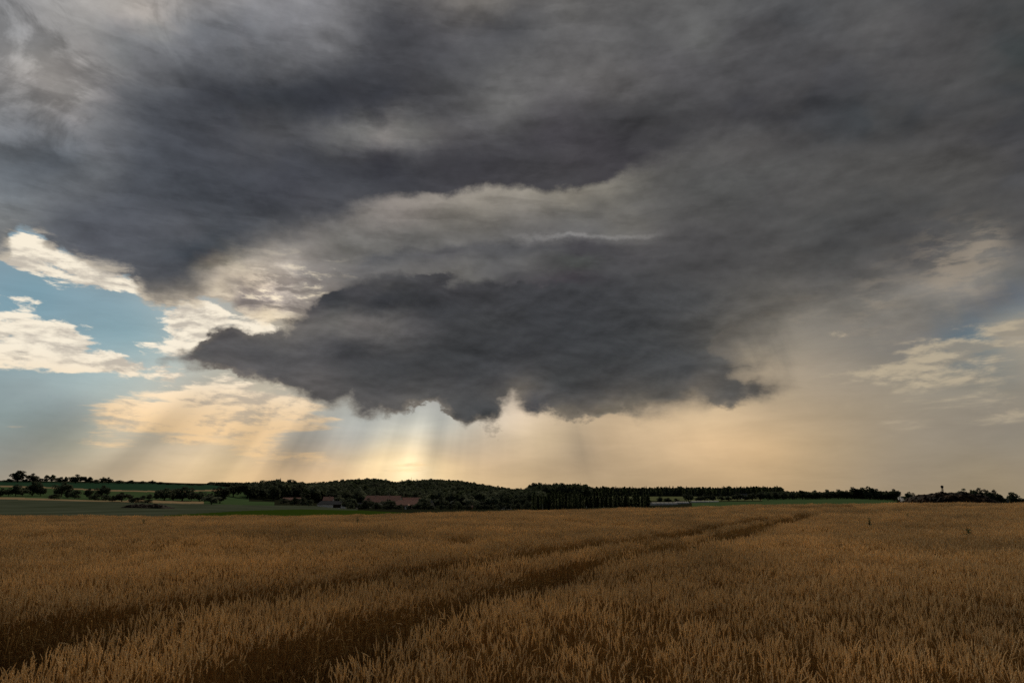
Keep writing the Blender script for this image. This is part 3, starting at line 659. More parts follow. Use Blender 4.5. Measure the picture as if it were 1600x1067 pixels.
def tree_mesh(kind, seed):
    """unit tree: height 1, crown about as wide as the kind grows; returns trunk and crown geometry"""
    rg = np.random.default_rng(seed); TV, TF = [], []; P = []
    if kind in ('round', 'bush', 'tall', 'light'):
        zc, rz, rx, zt = {'round': (.53, .46, .42, .16), 'bush': (.45, .52, .62, .04), 'tall': (.54, .47, .27, .14), 'light': (.52, .47, .39, .12)}[kind]
        nl = 17 if kind != 'tall' else 15; lobes = []
        for i in range(nl):
            u = rg.uniform(-1, 1); a = rg.random() * 6.28; q = rg.uniform(.5, .92)
            lobes.append((np.array([rx * q * math.sqrt(1 - u * u) * math.cos(a), rx * q * math.sqrt(1 - u * u) * math.sin(a), zc + rz * q * u * .85]), rg.uniform(.11, .21) * (rx / .40) ** .5))
        lobes.append((np.array([0, 0, zc + .05]), .24)); lobes.append((np.array([rg.normal(0, .04), rg.normal(0, .04), .86]), .13))
        for c, r in lobes:
            m = int((70 if kind != 'light' else 54) * (r / .16) ** 1.6)
            d = rg.normal(size=(m, 3)); d /= np.linalg.norm(d, axis=1)[:, None]
            P += list(c + d * (r * rg.uniform(.35, 1.08, (m, 1)) ** .6) * np.array([1, 1, .8]))
        P = [p for p in P if p[2] > zt * .45]
        top = np.array([rg.normal(0, .02), rg.normal(0, .02), zc + .1])
        tube(TV, TF, [(0, 0, -.03), (0, 0, zt * .5), top * [1, 1, .6], top], [.036, .028, .02, .008])
        for c, r in lobes[::3]: tube(TV, TF, [np.array([0, 0, zt * .8]), (np.array([0, 0, zt]) + c) / 2 + [0, 0, .02], c], [.014, .010, .004], 4)
        size = .052
    elif kind == 'poplar':
        for i in range(620):
            t = rg.random() ** .9; w = .088 * (math.sin(math.pi * min(1, .10 + .88 * t)) ** .6) * (1 + .35 * math.sin(t * 23 + seed) * rg.random()); a = rg.random() * 6.28
            q = math.sqrt(rg.random()); P.append(np.array([w * q * math.cos(a), w * q * math.sin(a), .01 + .99 * t]))
        tube(TV, TF, [(0, 0, -.03), (0, 0, .4), (0, 0, .9)], [.017, .012, .004])
        for i in range(6): z = .2 + .1 * i; a = i * 2.4; tube(TV, TF, [(0, 0, z), (.04 * math.cos(a), .04 * math.sin(a), z + .12)], [.006, .002], 4)
        size = .034
    else:                                     # conifer
        for k in range(13):
            z = .14 + .84 * k / 12; w = .20 * (1 - z) + .015
            for i in range(int(14 + 60 * (1 - z))):
                a = rg.random() * 6.28; q = rg.uniform(.2, 1.1); P.append(np.array([w * q * math.cos(a), w * q * math.sin(a), z - .07 * q + rg.normal(0, .012)]))
        tube(TV, TF, [(0, 0, -.03), (0, 0, .5), (0, 0, .97)], [.02, .012, .003])
        size = .034
    LV, LF = leaf_quads(rg, P, size)
    z = max(v[2] for v in LV); LV = [v / [1, 1, z] for v in LV]
    return (TV, TF), (LV, LF)
KINDS = {'round': 4, 'bush': 2, 'tall': 2, 'light': 2, 'poplar': 3, 'conifer': 2}
LEAFOF = {'round': 0, 'bush': 0, 'tall': 1, 'light': 2, 'poplar': 1, 'conifer': 3}
PROTO = {}; wood_src = bpy.data.collections.new('wood trees'); WOOD_I = {}
for kind, n in KINDS.items():
    for i in range(n):
        (tv, tf), (lv, lf) = tree_mesh(kind, 40 + 7 * i + len(kind))
        tm = bpy.data.meshes.new('trunk'); tm.from_pydata([tuple(map(float, v)) for v in tv], [], tf); tm.materials.append(bark)
        lm = bpy.data.meshes.new('crown'); lm.from_pydata([tuple(map(float, v)) for v in lv], [], lf); lm.materials.append(leafs[LEAFOF[kind]])
        PROTO.setdefault(kind, []).append((tm, lm))
        o = mesh_obj('wood_%02d' % sum(len(v) for v in WOOD_I.values()), list(tv) + list(lv), tf + [tuple(len(tv) + q for q in f) for f in lf], [bark, leafs[LEAFOF[kind]]],
                     midx=[0] * len(tf) + [1] * len(lf), linked=False)
        wood_src.objects.link(o); WOOD_I.setdefault(kind, []).append(sum(len(v) for v in WOOD_I.values()))
WIDTH = {'round': .84, 'bush': 1.25, 'tall': .56, 'light': .80, 'poplar': .19, 'conifer': .40}
NAME = {'round': 'tree', 'bush': 'bush', 'tall': 'tree', 'light': 'tree', 'poplar': 'poplar_tree', 'conifer': 'conifer_tree'}
CATS = {'round': 'tree', 'bush': 'bush', 'tall': 'tree', 'light': 'tree', 'poplar': 'poplar', 'conifer': 'conifer'}
trg = np.random.default_rng(77)
def grow(kind, px, top, wpx, base, r, label, group=None, dark=None):
    """a tree of its own: Empty at the foot, trunk and crown as parts; seen size turned into metres at distance r"""
    p = place(px, r); k = r / math.hypot(FH, px - 800) * 1.0
    h = max(1.0, (base - top) * r / FPX * 1.0); w = max(.8, wpx * r / FPX)
    t = empty(NAME[kind], p, float(trg.random() * 6.28)); s = w / WIDTH[kind]; t.scale = (s, s, h)
    tag(t, label, CATS[kind], group)
    tm, lm = PROTO[kind][int(trg.integers(0, len(PROTO[kind])))]
    for nm, me in (('trunk', tm), ('crown', lm)): link(bpy.data.objects.new(nm, me), t)
    return t
ORD = ['zeroth', 'first', 'second', 'third', 'fourth', 'fifth', 'sixth', 'seventh', 'eighth', 'ninth', 'tenth', 'eleventh', 'twelfth', 'thirteenth', 'fourteenth', 'fifteenth', 'sixteenth', 'seventeenth',
       'eighteenth', 'nineteenth', 'twentieth'] + ['twenty-' + x for x in ('first', 'second', 'third', 'fourth', 'fifth', 'sixth', 'seventh', 'eighth', 'ninth')] + ['thirtieth'] + ['thirty-' + x for x in ('first', 'second', 'third', 'fourth', 'fifth')]
def row(items, where, group, r=None, rr=(300, 1200), words_=None, base=None, dy=0.0):
    for i, it in enumerate(sorted(items), 1):
        px, top, w, kind = it[:4]; b = it[4] if len(it) > 4 else base(px)
        rad = r(px, b) if callable(r) else r if r else r_for(px, b, *rr)
        shp = {'round': 'round dark tree', 'bush': 'low dark bush', 'tall': 'narrow green tree', 'light': 'pale grey green tree', 'poplar': 'slim poplar', 'conifer': 'dark conifer'}[kind]
        lab = (words_ or {}).get(i) or '%s, %s from the left %s' % (shp, ORD[i], where)
        grow(kind, px, top + dy, w, b, rad, lab, group)
# skyline of the green hill at left
row([(25,737,18,'round'),(10,747,12,'bush'),(49,740.5,15,'round'),(38,747.5,10,'bush'),(62,747,12,'bush'),(71,742.5,7,'tall'),(79,742,7,'tall'),(92,744.5,11,'round'),(101,744.5,6,'tall'),(116,741.5,20,'round'),(131,744,11,'round'),(139,744.5,8,'tall'),
     (147,748,12,'bush'),(158,744.5,9,'round'),(168,745,11,'round'),(185,749,14,'bush'),(205,749,16,'bush'),(222,750,12,'bush'),(237,749,10,'round'),(250,751,14,'bush'),(262,752,14,'bush'),(278,752,9,'round'),(296,754,14,'bush'),(312,754.5,12,'bush')],
    'on the left hill skyline', 'trees and bushes along the left hill skyline', r=965, base=lambda px: 753.5 + px * .012, dy=2.0,
    words_={2: 'largest round tree on the left hill skyline, nearest the left edge'})
# hedgerow trees in the valley at left
row([(2,765,12,'round',776),(14,764,12,'round',775),(25,759.5,14,'round',775),(36,764.5,12,'round',775),(51,756.5,21,'round',774.5),(64,760.5,12,'round',775),(86,773,16,'bush',780),(97,756.5,21,'round',776),(107,767,14,'bush',778),(118,767.5,16,'bush',779),
     (141,765,13,'round',780),(150,773,16,'bush',781.5),(160,761,17,'round',780),(167,774,16,'bush',782),(178,775,12,'bush',783),(192,771,20,'round',783.5),(204,774,9,'round',780),(214,778,22,'bush',785.5),(224,774.5,8,'round',780),(235,772.5,10,'round',781),(233,781,14,'bush',786),
     (245,769.5,10,'round',781),(258,764.5,24,'round',781.5),(272,771,12,'round',782),(286,762.5,28,'round',782.5),(300,768,12,'round',782.5),(313,769,17,'round',783),(327,772,11,'round',783),(345,762.5,23,'round',786)],
    'in the valley hedgerow at left', 'hedgerow trees and bushes in the left valley', rr=(330, 520))
grow('light', 332, 777, 24, 790, 380, 'pale round willow bush at the front corner of the valley wood')
grow('round', 371, 755.5, 11, 764, 1040, 'lone dark tree standing on the distant ripe field, left of the church tower')
grow('round', 404, 757, 11, 766, 980, 'lone dark tree just left of the church hill, at the wood edge')
# trees of the village under the wooded hill
row([(352,779,16,'round',791),(365,771,24,'round',791),(387,768,27,'round',791.5),(410,776,20,'round',792),(428,772,22,'round',792.5),(452,771,22,'round',787),(487,764,22,'light',787),(478,776,16,'round',790),(487,785,10,'bush',793.5),(506,778,16,'round',786),
     (531,772,19,'light',787),(545,778,22,'round',796),(553,783,14,'bush',797),(577,780,17,'round',797),(566,790,12,'bush',798),(590,789,14,'bush',798),(606,782,22,'round',797.5),(613,790,14,'bush',799),(628,791,12,'bush',799),(650,790,14,'bush',799),
     (664,776.5,18,'light',797),(664,783,20,'round',798),(690,778,24,'round',797.5),(712,782,18,'round',797.5),(738,777,22,'light',797),(752,783,24,'round',797.5),(771,777,22,'round',797.5),(789,781,12,'round',791),(811,775,22,'round',796.5),(824,784,16,'round',797)],
    'among the village trees', 'trees round the farm village', r=lambda px, b: float(np.interp(b, [786, 792, 795, 799], [690, 640, 560, 500])))
brg = np.random.default_rng(9); hb = []
for i in range(30):
    px = 447 + i * 12.9 + brg.normal(0, 3); b = float(np.interp(px, [440, 500, 560, 640, 830], [793.5, 794.5, 798, 799, 798.5]))
    if not 492 < px < 545: hb.append((px, b - brg.uniform(6, 13), brg.uniform(13, 21), 'bush', b))
row(hb, 'along the hedge before the farm village', 'hedge bushes before the farm village', r=lambda px, b: float(np.interp(px, [440, 545, 830], [520, 480, 470])))
# rows of poplars
pr = np.random.default_rng(3)
for i in range(40):
    px = 832 + i * 1.95 + pr.normal(0, 1.1)
    grow('poplar', px, 770.5 + pr.uniform(-2, 9), pr.uniform(4.2, 7.5), 797, 470 + pr.uniform(-22, 22), 'slim poplar in the tall dense row right of the wooded hill', 'poplars in the tall dense row')
for i in range(38):
    px = 908 + i * 2.85 + pr.normal(0, 1.5)
    grow('poplar', px, 775.5 + pr.uniform(-2, 9) + (3 if i < 5 else 0), pr.uniform(5.0, 9.0), 796, 500 + pr.uniform(-22, 22), 'slim poplar in the row before the pale field', 'poplars before the pale field')
# trees along the pale field
row([(1030,775,10,'round',783.5),(1043,779,12,'round',786),(1056,780.5,9,'bush',786),(1075,773,15,'round',787.5),(1091,778,12,'round',786),(1100,774.5,15,'round',785.5),(1113,776,12,'round',785.5),(1126,777.5,11,'round',785.5),(1138,778,11,'round',785.5),
     (1151,773.5,15,'round',785.5),(1163,777,12,'round',785.5),(1175,773,13,'round',785),(1187,772,14,'round',785),(1199,772.5,14,'round',785)],
    'along the pale field edge', 'trees along the pale field edge', r=690)
# tree line at right, up to the road
row([(1212,770.5,14,'round'),(1224,771,13,'round'),(1238,769.5,11,'round'),(1253,768.5,13,'tall'),(1262,771,14,'round'),(1274,768.5,16,'round'),(1291,768,18,'round'),(1309,767.5,17,'round'),(1322,769,13,'round'),(1334,764.5,19,'round'),(1346,765,13,'round'),(1358,763.3,20,'round'),
     (1371,766,15,'round'),(1385,768.5,13,'round'),(1396,765.3,15,'round'),(1377,771,12,'bush')], 'in the tree line left of the road', 'tree line left of the road', r=760, base=lambda px: 781.5)
grow('round', 1419.5, 768.3, 15, 784, 720, 'round dark tree standing alone just right of the road')
row([(1434,777,14,'bush'),(1507,768.5,15,'light'),(1517,770,10,'round'),(1528,768,18,'round'),(1541,770.5,13,'round'),(1553,770.5,17,'round'),(1563,777.5,12,'bush'),(1578,774,15,'round'),(1591,778.5,15,'round'),(1604,779.5,14,'round')],
    'in the tree line beside the brown heap', 'tree line beside the brown heap', r=560, base=lambda px: 789.5)

# woods that read as one mass
def wood(name, npts, test, kinds, hgt, seed, wid=1.0, hs=None):
    rg = np.random.default_rng(seed); pts, idx, rot, scl = [], [], [], []
    for px, r in npts(rg):
        y = float(ground_y(px, r))
        if not test(px, r, y): continue
        k = kinds[int(rg.integers(0, len(kinds)))]; pts.append(place(px, r)); idx.append(WOOD_I[k][int(rg.integers(0, len(WOOD_I[k])))])
        rot.append((0, 0, rg.random() * 6.28)); h = hgt * rg.normal(1, .13) * (hs(px) if hs and r > 900 else 1); w = h * wid * rg.uniform(.8, 1.15); scl.append((w, w, h))
    return instancer(name, pts, idx, rot, scl, wood_src)
def poly_area(p0, p1, r0, r1, dens):
    def gen(rg):
        n = int(dens * (p1 - p0) / FPX * (r1 * r1 - r0 * r0) / 2)
        return zip(rg.uniform(p0, p1, n), np.sqrt(rg.uniform(r0 * r0, r1 * r1, n)))
    return gen
front = lambda px: np.interp(px, [350, 400, 440, 520, 620, 700, 780, 850], [690, 660, 655, 690, 690, 660, 640, 560])
wood('wooded_hill', poly_area(352, 850, 560, 1215, 1 / 42), lambda px, r, y: r > front(px) and not (px < 480 and r > np.interp(px, [352, 390, 440, 480], [640, 680, 900, 1215])) , ['round', 'round', 'round', 'tall', 'light'], 12.0, 61, 1.0, lambda px: float(np.interp(px, [352, 440, 480, 520, 560, 578, 600, 617, 640, 665, 690, 720, 760, 800, 850], [.7, .55, .72, .94, 1.12, 1.18, 1.08, .78, 1.0, 1.14, 1.1, 1.0, .85, .8, .85])))
wood('wood_behind_poplars', poly_area(826, 924, 880, 1250, 1 / 48), lambda px, r, y: px < 918, ['tall', 'conifer', 'round'], 16.0, 62, .8)
wood('conifer_forest', poly_area(905, 1222, 1165, 1480, 1 / 55), lambda px, r, y: True, ['conifer', 'conifer', 'tall'], 13.5, 63, .9)
wood('far_wood', poly_area(1185, 1348, 780, 1100, 1 / 60), lambda px, r, y: True, ['round', 'tall'], 6.3, 64, 1.0)
wood('distant_woods', poly_area(325, 438, 1750, 2350, 1 / 90), lambda px, r, y: True, ['round', 'conifer'], 8.0, 65, 1.3)
wood('valley_wood', poly_area(1330, 1402, 800, 1000, 1 / 60), lambda px, r, y: px < 1399, ['round', 'tall'], 7.5, 66, 1.1)
# ------------------------------------------------------------------ buildings, masts, heaps and small things
tile_red = mat('old red tiles', (.30, .150, .105), (.42, .22, .155), 1.2, stretch=(1, 1, 3), bump=.3)
tile_grey = mat('grey roofing', (.055, .053, .053), (.085, .082, .08), .8, stretch=(1, 1, 3))
plaster = mat('weathered plaster', (.48, .39, .30), (.60, .50, .39), .7)
white_p = mat('white plaster', (.64, .59, .53), (.74, .69, .62), .7)
brown_p = mat('brown render', (.26, .185, .145), (.34, .25, .20), .7)
stone = mat('dark stone', (.022, .020, .020), (.04, .036, .034), 1.0)
glass = mat('dark window', (.012, .013, .016), (.02, .022, .026), 1.0, rough=.15, spec=.6)
wood_d = mat('dark boards', (.025, .018, .012), (.05, .036, .024), 2.0, stretch=(6, 6, .3))
film = mat('white film', (.30, .28, .25), (.40, .38, .34), .5, rough=.8)
steel = mat('galvanised steel', (.07, .07, .07), (.11, .11, .11), 8.0, rough=.5)
asphalt = mat('asphalt', (.13, .127, .12), (.17, .165, .155), .4)
paint_w = mat('white paint', (.55, .55, .53), (.68, .68, .66), 2.0)
rubber = mat('rubber', (.012, .012, .012), (.02, .02, .02), 8.0)

def box(V_, F_, x0, x1, y0, y1, z0, z1):
    o = len(V_); V_ += [(x0, y0, z0), (x1, y0, z0), (x1, y1, z0), (x0, y1, z0), (x0, y0, z1), (x1, y0, z1), (x1, y1, z1), (x0, y1, z1)]
    F_ += [tuple(o + i for i in q) for q in ((0, 3, 2, 1), (4, 5, 6, 7), (0, 1, 5, 4), (1, 2, 6, 5), (2, 3, 7, 6), (3, 0, 4, 7))]
def part(nm, m, parent, *boxes):
    V_, F_ = [], []
    for b in boxes: box(V_, F_, *b)
    return mesh_obj(nm, V_, F_, m, parent)
def house(name, px, r, length, depth, eave, ridge, yaw, label, cat, wall=plaster, roof=tile_red, doors=(), windows=(), chimneys=(), hip=0.0, sink=1.0):
    """gabled building, long side along local x, front towards -y"""
    p = place(px, r); t = empty(name, p, yaw); tag(t, label, cat)
    L, D = length / 2, depth / 2
    V_ = [(-L, -D, -sink), (L, -D, -sink), (L, D, -sink), (-L, D, -sink), (-L, -D, eave), (L, -D, eave), (L, D, eave), (-L, D, eave), (-L + hip * .55, 0, ridge - (.08 if not hip else .35 * (ridge - eave))), (L - hip * .55, 0, ridge - (.08 if not hip else .35 * (ridge - eave)))]
    if hip: V_[8] = (-L, 0, eave); V_[9] = (L, 0, eave)
    mesh_obj('wall', V_, [(0, 1, 5, 4), (1, 2, 6, 9, 5), (2, 3, 7, 6), (3, 0, 4, 8, 7)], wall, t)
    o_, th = .35, .18; sl = (ridge - eave) / D; e2 = eave - o_ * sl
    R_ = []; RF = []
    for s in (-1, 1):
        o = len(R_)
        R_ += [(-L - o_, s * (D + o_), e2), (L + o_, s * (D + o_), e2), (L + o_ - hip, 0, ridge), (-L - o_ + hip, 0, ridge),
               (-L - o_, s * (D + o_), e2 + th), (L + o_, s * (D + o_), e2 + th), (L + o_ - hip, 0, ridge + th), (-L - o_ + hip, 0, ridge + th)]
        RF += [tuple(o + i for i in q) for q in ((0, 1, 2, 3), (4, 5, 6, 7), (0, 1, 5, 4), (1, 2, 6, 5), (3, 0, 4, 7))]
    if hip:
        o = len(R_); R_ += [(-L - o_, -D - o_, e2 + th), (-L - o_, D + o_, e2 + th), (-L - o_ + hip, 0, ridge + th), (L + o_, -D - o_, e2 + th), (L + o_, D + o_, e2 + th), (L + o_ - hip, 0, ridge + th)]
        RF += [(o, o + 1, o + 2), (o + 3, o + 4, o + 5)]
    ro = mesh_obj('roof', R_, RF, roof, t)
    for cx in chimneys: part('chimney', brown_p, ro, (cx - .35, cx + .35, -.9, -.2, ridge - 1.2, ridge + 1.0))
    for a, b, h in doors: part('door', wood_d, t, (a, b, -D - .04, -D + .2, 0, h))
    for a, b, z0, z1 in windows:
        w = part('window', white_p, t, (a - .1, b + .1, -D - .05, -D + .1, z0 - .1, z1 + .1)); part('pane', glass, w, (a, b, -D - .08, -D - .055, z0, z1))
    return t
house('shed', 520, 575, 22, 9, 2.6, 5.0, .10, 'long low grey roofed shed with white wall and dark gateway by the green field', 'shed', white_p, tile_grey, doors=[(1.5, 7.5, 2.4)], hip=2.5)
house('house', 514, 650, 8.5, 7, 4.2, 7.2, .05, 'small white house with red roof and chimney behind the long grey shed', 'house', white_p, tile_red, chimneys=[1.2], windows=[(-2.8, -1.8, 1.6, 2.9), (.6, 1.6, 1.6, 2.9)])
house('barn', 460, 590, 17, 8, 2.2, 4.4, .0, 'low barn with faded red roof half hidden by bushes, leftmost of the village', 'barn', brown_p, tile_red, doors=[(-2, 2, 2.1)])
house('farmhouse', 600, 640, 34, 12, 5.0, 10.3, -.30, 'long farmhouse with red tiled roof and pale left gable, largest of the village', 'farmhouse', plaster, tile_red,
      windows=[(x, x + 1.3, 2.0, 3.6) for x in (-14, -10, -6, -2, 2, 6, 10, 14)], doors=[(-.2, 1.2, 2.2)], chimneys=[-8, 6])
house('barn', 637, 655, 25, 10, 4.6, 8.6, -.12, 'long red roofed barn directly right of the large farmhouse', 'barn', brown_p, tile_red, doors=[(-3, 1, 3.4)])
house('farm_building', 639, 600, 21, 12, 3.4, 7.2, -.42, 'red roofed farm building with broad brown gable in front of the long barn', 'farm building', brown_p, tile_red, windows=[(-6, -4.8, 1.2, 2.4), (4, 5.2, 1.2, 2.4)], doors=[(-1.5, 1, 2.3)])
house('cottage', 638.5, 560, 3.6, 4.2, 2.0, 3.6, 1.35, 'tiny cottage with bright white gable before the brown farm building', 'cottage', white_p, tile_red, windows=[(-.5, .4, .9, 1.7)])
house('outbuilding', 563, 610, 8, 7, 2.4, 4.6, .1, 'small outbuilding with grey roof left of the large farmhouse', 'outbuilding', plaster, tile_grey, doors=[(-1, 1.2, 2.0)])
house('house', 674.5, 640, 4.6, 5.5, 4.8, 6.6, .2, 'narrow pale house rising right of the pale willow', 'house', plaster, tile_grey, windows=[(-1.4, -.6, 3.0, 4.1), (.5, 1.3, 3.0, 4.1)])
house('pavilion', 790, 505, 8.5, 5, 1.6, 2.7, 0, 'low white pavilion with flat grey roof at the wheat edge', 'pavilion', white_p, tile_grey, doors=[(-.6, .6, 1.5)], windows=[(-3.2, -1.6, .5, 1.2), (1.6, 3.2, .5, 1.2)], sink=2)
house('hut', 735.5, 520, 2.6, 2.4, 1.8, 2.8, .3, 'tiny orange hut between village trees left of the white pavilion', 'hut', mat('orange boards', (.22, .075, .03), (.28, .11, .05), 3.0), tile_red, doors=[(-.4, .4, 1.6)])
house('house', 427, 1780, 16, 11, 4.5, 8.5, .2, 'pale house on the far church hill, left of the tower', 'house', white_p, tile_grey, windows=[(-5, -3.6, 1.5, 3), (3, 4.4, 1.5, 3)])
house('house', 418, 1760, 13, 10, 4, 7.5, -.3, 'dark roofed house farthest left on the church hill', 'house', plaster, tile_grey, windows=[(-3, -1.6, 1.2, 2.6)])
house('farmhouse', 1162, 840, 7.5, 6, 3.2, 5.4, .1, 'small pale farmhouse at the foot of the conifer forest', 'farmhouse', white_p, tile_grey, windows=[(-2, -1, 1, 2.2), (1, 2, 1, 2.2)])
# church
p = place(437, 1800); t = empty('church', p, .2); tag(t, 'church with tall dark spired tower on the distant skyline', 'church')
part('tower', stone, t, (-2.6, 2.6, -2.6, 2.6, -3, 13.0))
V_ = [(-3, -3, 13), (3, -3, 13), (3, 3, 13), (-3, 3, 13), (-1.7, -1.7, 15.2), (1.7, -1.7, 15.2), (1.7, 1.7, 15.2), (-1.7, 1.7, 15.2), (-1.1, -1.1, 17), (1.1, -1.1, 17), (1.1, 1.1, 17), (-1.1, 1.1, 17), (0, 0, 23.5)]
mesh_obj('spire', V_, [(0, 3, 2, 1)] + [(a + i, a + (i + 1) % 4, a + 4 + (i + 1) % 4, a + 4 + i) for a in (0, 4) for i in range(4)] + [(8 + i, 8 + (i + 1) % 4, 12) for i in range(4)], stone, t)
V_ = [(-18, -4.5, -3), (-2.65, -4.5, -3), (-2.65, 4.5, -3), (-18, 4.5, -3), (-18, -4.5, 6), (-2.65, -4.5, 6), (-2.65, 4.5, 6), (-18, 4.5, 6), (-18, 0, 10.4), (-2.65, 0, 10.4)]
mesh_obj('nave', V_, [(0, 1, 5, 4), (1, 2, 6, 9, 5), (2, 3, 7, 6), (3, 0, 4, 8, 7)], plaster, t)
mesh_obj('nave_roof', [(-18.3, -5, 5.8), (-2.62, -5, 5.8), (-2.62, 0, 10.7), (-18.3, 0, 10.7), (-18.3, 5, 5.8), (-2.62, 5, 5.8)], [(0, 1, 2, 3), (3, 2, 5, 4)], tile_grey, t)
# polytunnels beside the pale field
def polytunnel(px, r, L, w, h, yaw, label):
    t = empty('polytunnel', place(px, r), yaw); tag(t, label, 'polytunnel', 'white polytunnels before the pale field')
    V_, F_ = [], []; n = 10
    for i in range(7):
        x = -L / 2 + L * i / 6
        for k in range(n + 1): a = math.pi * k / n; V_.append((x, -w / 2 * math.cos(a), -.4 + (h + .4) * math.sin(a) ** .8))
    for i in range(6):
        for k in range(n): a = i * (n + 1) + k; F_.append((a, a + 1, a + n + 2, a + n + 1))
    mesh_obj('cover', V_, F_, film, t, smooth=True)
    F2 = [tuple(range(0, n + 1))]; mesh_obj('end_wall', V_[:n + 1], F2, film, t); mesh_obj('end_wall', V_[-n - 1:], [tuple(range(n + 1))], film, t)
    hv, hf = [], []
    for i in range(7):
        x = -L / 2 + L * i / 6; tube(hv, hf, [(x, -w / 2 * 1.015 * math.cos(math.pi * k / n), (h + .05) * math.sin(math.pi * k / n) ** .8) for k in range(n + 1)], [.06] * (n + 1), 4)
    mesh_obj('hoop', hv, hf, steel, t)
polytunnel(1036, 560, 21, 7, 2.0, .22, 'nearest and longest white polytunnel, left of the lone round tree')
polytunnel(1064, 600, 11, 7, 1.7, .15, 'short white polytunnel just left of the lone round tree')
polytunnel(1100, 640, 24, 6, 1.3, .05, 'faint low polytunnel right of the lone round tree')

# poles, mast and tower
def pole(px, r, top, rad, label, name='pole', cat='pole', m=steel, arm=False, group=None):
    p = place(px, r); h = (CAM_Z + r * slope_of(px, top)) - p[2]
    t = empty(name, p); tag(t, label, cat, group)
    V_, F_ = [], []; tube(V_, F_, [(0, 0, -.5), (0, 0, h * .5), (0, 0, h)], [rad, rad * .85, rad * .6], 8); mesh_obj('post', V_, F_, m, t)
    if arm:
        V_, F_ = [], []; tube(V_, F_, [(0, 0, h - .05), (.5, 0, h + .12), (1.3, 0, h + .18)], [rad * .5, rad * .45, rad * .4], 6); mesh_obj('arm', V_, F_, m, t)
        part('lamp_head', m, t, (1.1, 1.9, -.14, .14, h + .08, h + .24))
    else: part('cap', m, t, (-rad * .8, rad * .8, -rad * .8, rad * .8, h - .02, h + .08))
    return t
pole(705, 510, 783.5, .16, 'thin pale lamp post standing before the village trees', 'lamp_post', 'lamp post', arm=True, m=white_p)
pole(847.5, 470, 786, .16, 'thin pale pole at the wheat edge before the tall poplars', m=white_p)
pole(916, 480, 791.3, .20, 'short white marker post at the left, before the second poplar row', 'marker_post', 'post', white_p)
pole(943, 480, 791.6, .20, 'short white marker post at the right, before the second poplar row', 'marker_post', 'post', white_p)
pole(1404.5, 700, 765.8, .22, 'thin dark pole rising beside the road against the sky')
pole(1551, 560, 767.8, .15, 'thin dark pole rising above the trees right of the brown heap')
p = place(642, 1165); t = empty('radio_mast', p); tag(t, 'thin lattice mast above the trees on top of the wooded hill', 'mast')
h = CAM_Z + 1165 * slope_of(642, 745.2) - p[2]
V_, F_ = [], []
for a in range(3): x, y = .45 * math.cos(a * 2.094), .45 * math.sin(a * 2.094); tube(V_, F_, [(x, y, -1), (x * .4, y * .4, h)], [.09, .06], 5)
mesh_obj('mast_leg', V_, F_, steel, t)
V_, F_ = [], []
for i in range(14):
    f = i / 14; g = (i + 1) / 14
    for a in range(3):
        b = (a + 1) % 3; s0, s1 = .45 * (1 - .6 * f), .45 * (1 - .6 * g)
        tube(V_, F_, [(s0 * math.cos(a * 2.094), s0 * math.sin(a * 2.094), f * h), (s1 * math.cos(b * 2.094), s1 * math.sin(b * 2.094), g * h)], [.03, .03], 4)
mesh_obj('bracing', V_, F_, steel, t)
# water tower behind the heap
r = 1150; p = place(1473, r); t = empty('water_tower', p, .4); tag(t, 'slender tower with a boxy head rising behind the brown heap', 'water tower')
ztop = CAM_Z + r * slope_of(1473, 758.6) - p[2]; zb = CAM_Z + r * slope_of(1473, 761.6) - p[2]
for a in range(4):
    V_, F_ = [], []; x, y = (1, 1, -1, -1)[a] * .75, (1, -1, -1, 1)[a] * .75; tube(V_, F_, [(x * 1.2, y * 1.2, -1), (x, y, zb)], [.22, .2], 6); mesh_obj('leg', V_, F_, stone, t)
V_, F_ = [], []
for i in range(7):
    f, g = zb * i / 7, zb * (i + 1) / 7
    for a in range(4):
        q = [(1, 1), (1, -1), (-1, -1), (-1, 1)]; tube(V_, F_, [(q[a][0] * .8, q[a][1] * .8, f), (q[(a + 1) % 4][0] * .8, q[(a + 1) % 4][1] * .8, g)], [.09, .09], 4)
mesh_obj('bracing', V_, F_, stone, t)
V_ = []; F_ = []
for z, w in ((zb - .6, 1.0), (zb, 1.7), (ztop - .4, 1.9), (ztop, 1.5)): V_ += [(w * math.cos(math.pi / 4 * k + .39), w * math.sin(math.pi / 4 * k + .39), z) for k in range(8)]
for i in range(3):
    for k in range(8): F_.append((i * 8 + k, i * 8 + (k + 1) % 8, i * 8 + 8 + (k + 1) % 8, i * 8 + 8 + k))
F_ += [tuple(range(7, -1, -1)), tuple(range(24, 32))]; mesh_obj('tank', V_, F_, stone, t)
part('hatch', steel, t, (-.5, .5, -.5, .5, ztop, ztop + .5))
# road sign seen from behind
p = place(1572.5, 300); t = empty('road_sign', p, .1); tag(t, 'round pale road sign on a post before the trees at far right', 'road sign')
h = CAM_Z + 300 * slope_of(1572.5, 783) - p[2]
V_, F_ = [], []; tube(V_, F_, [(0, 0, -.4), (0, 0, h + .3)], [.05, .05], 8); mesh_obj('post', V_, F_, steel, t)
V_ = [(0, -.07, h)] + [(.56 * math.cos(k * .3927), -.07, h + .56 * math.sin(k * .3927)) for k in range(16)] + [(.56 * math.cos(k * .3927), -.05, h + .56 * math.sin(k * .3927)) for k in range(16)]
mesh_obj('disc', V_, [(0, 1 + k, 1 + (k + 1) % 16) for k in range(16)] + [(1 + k, 17 + k, 17 + (k + 1) % 16, 1 + (k + 1) % 16) for k in range(16)] + [tuple(range(17, 33))], steel, t)

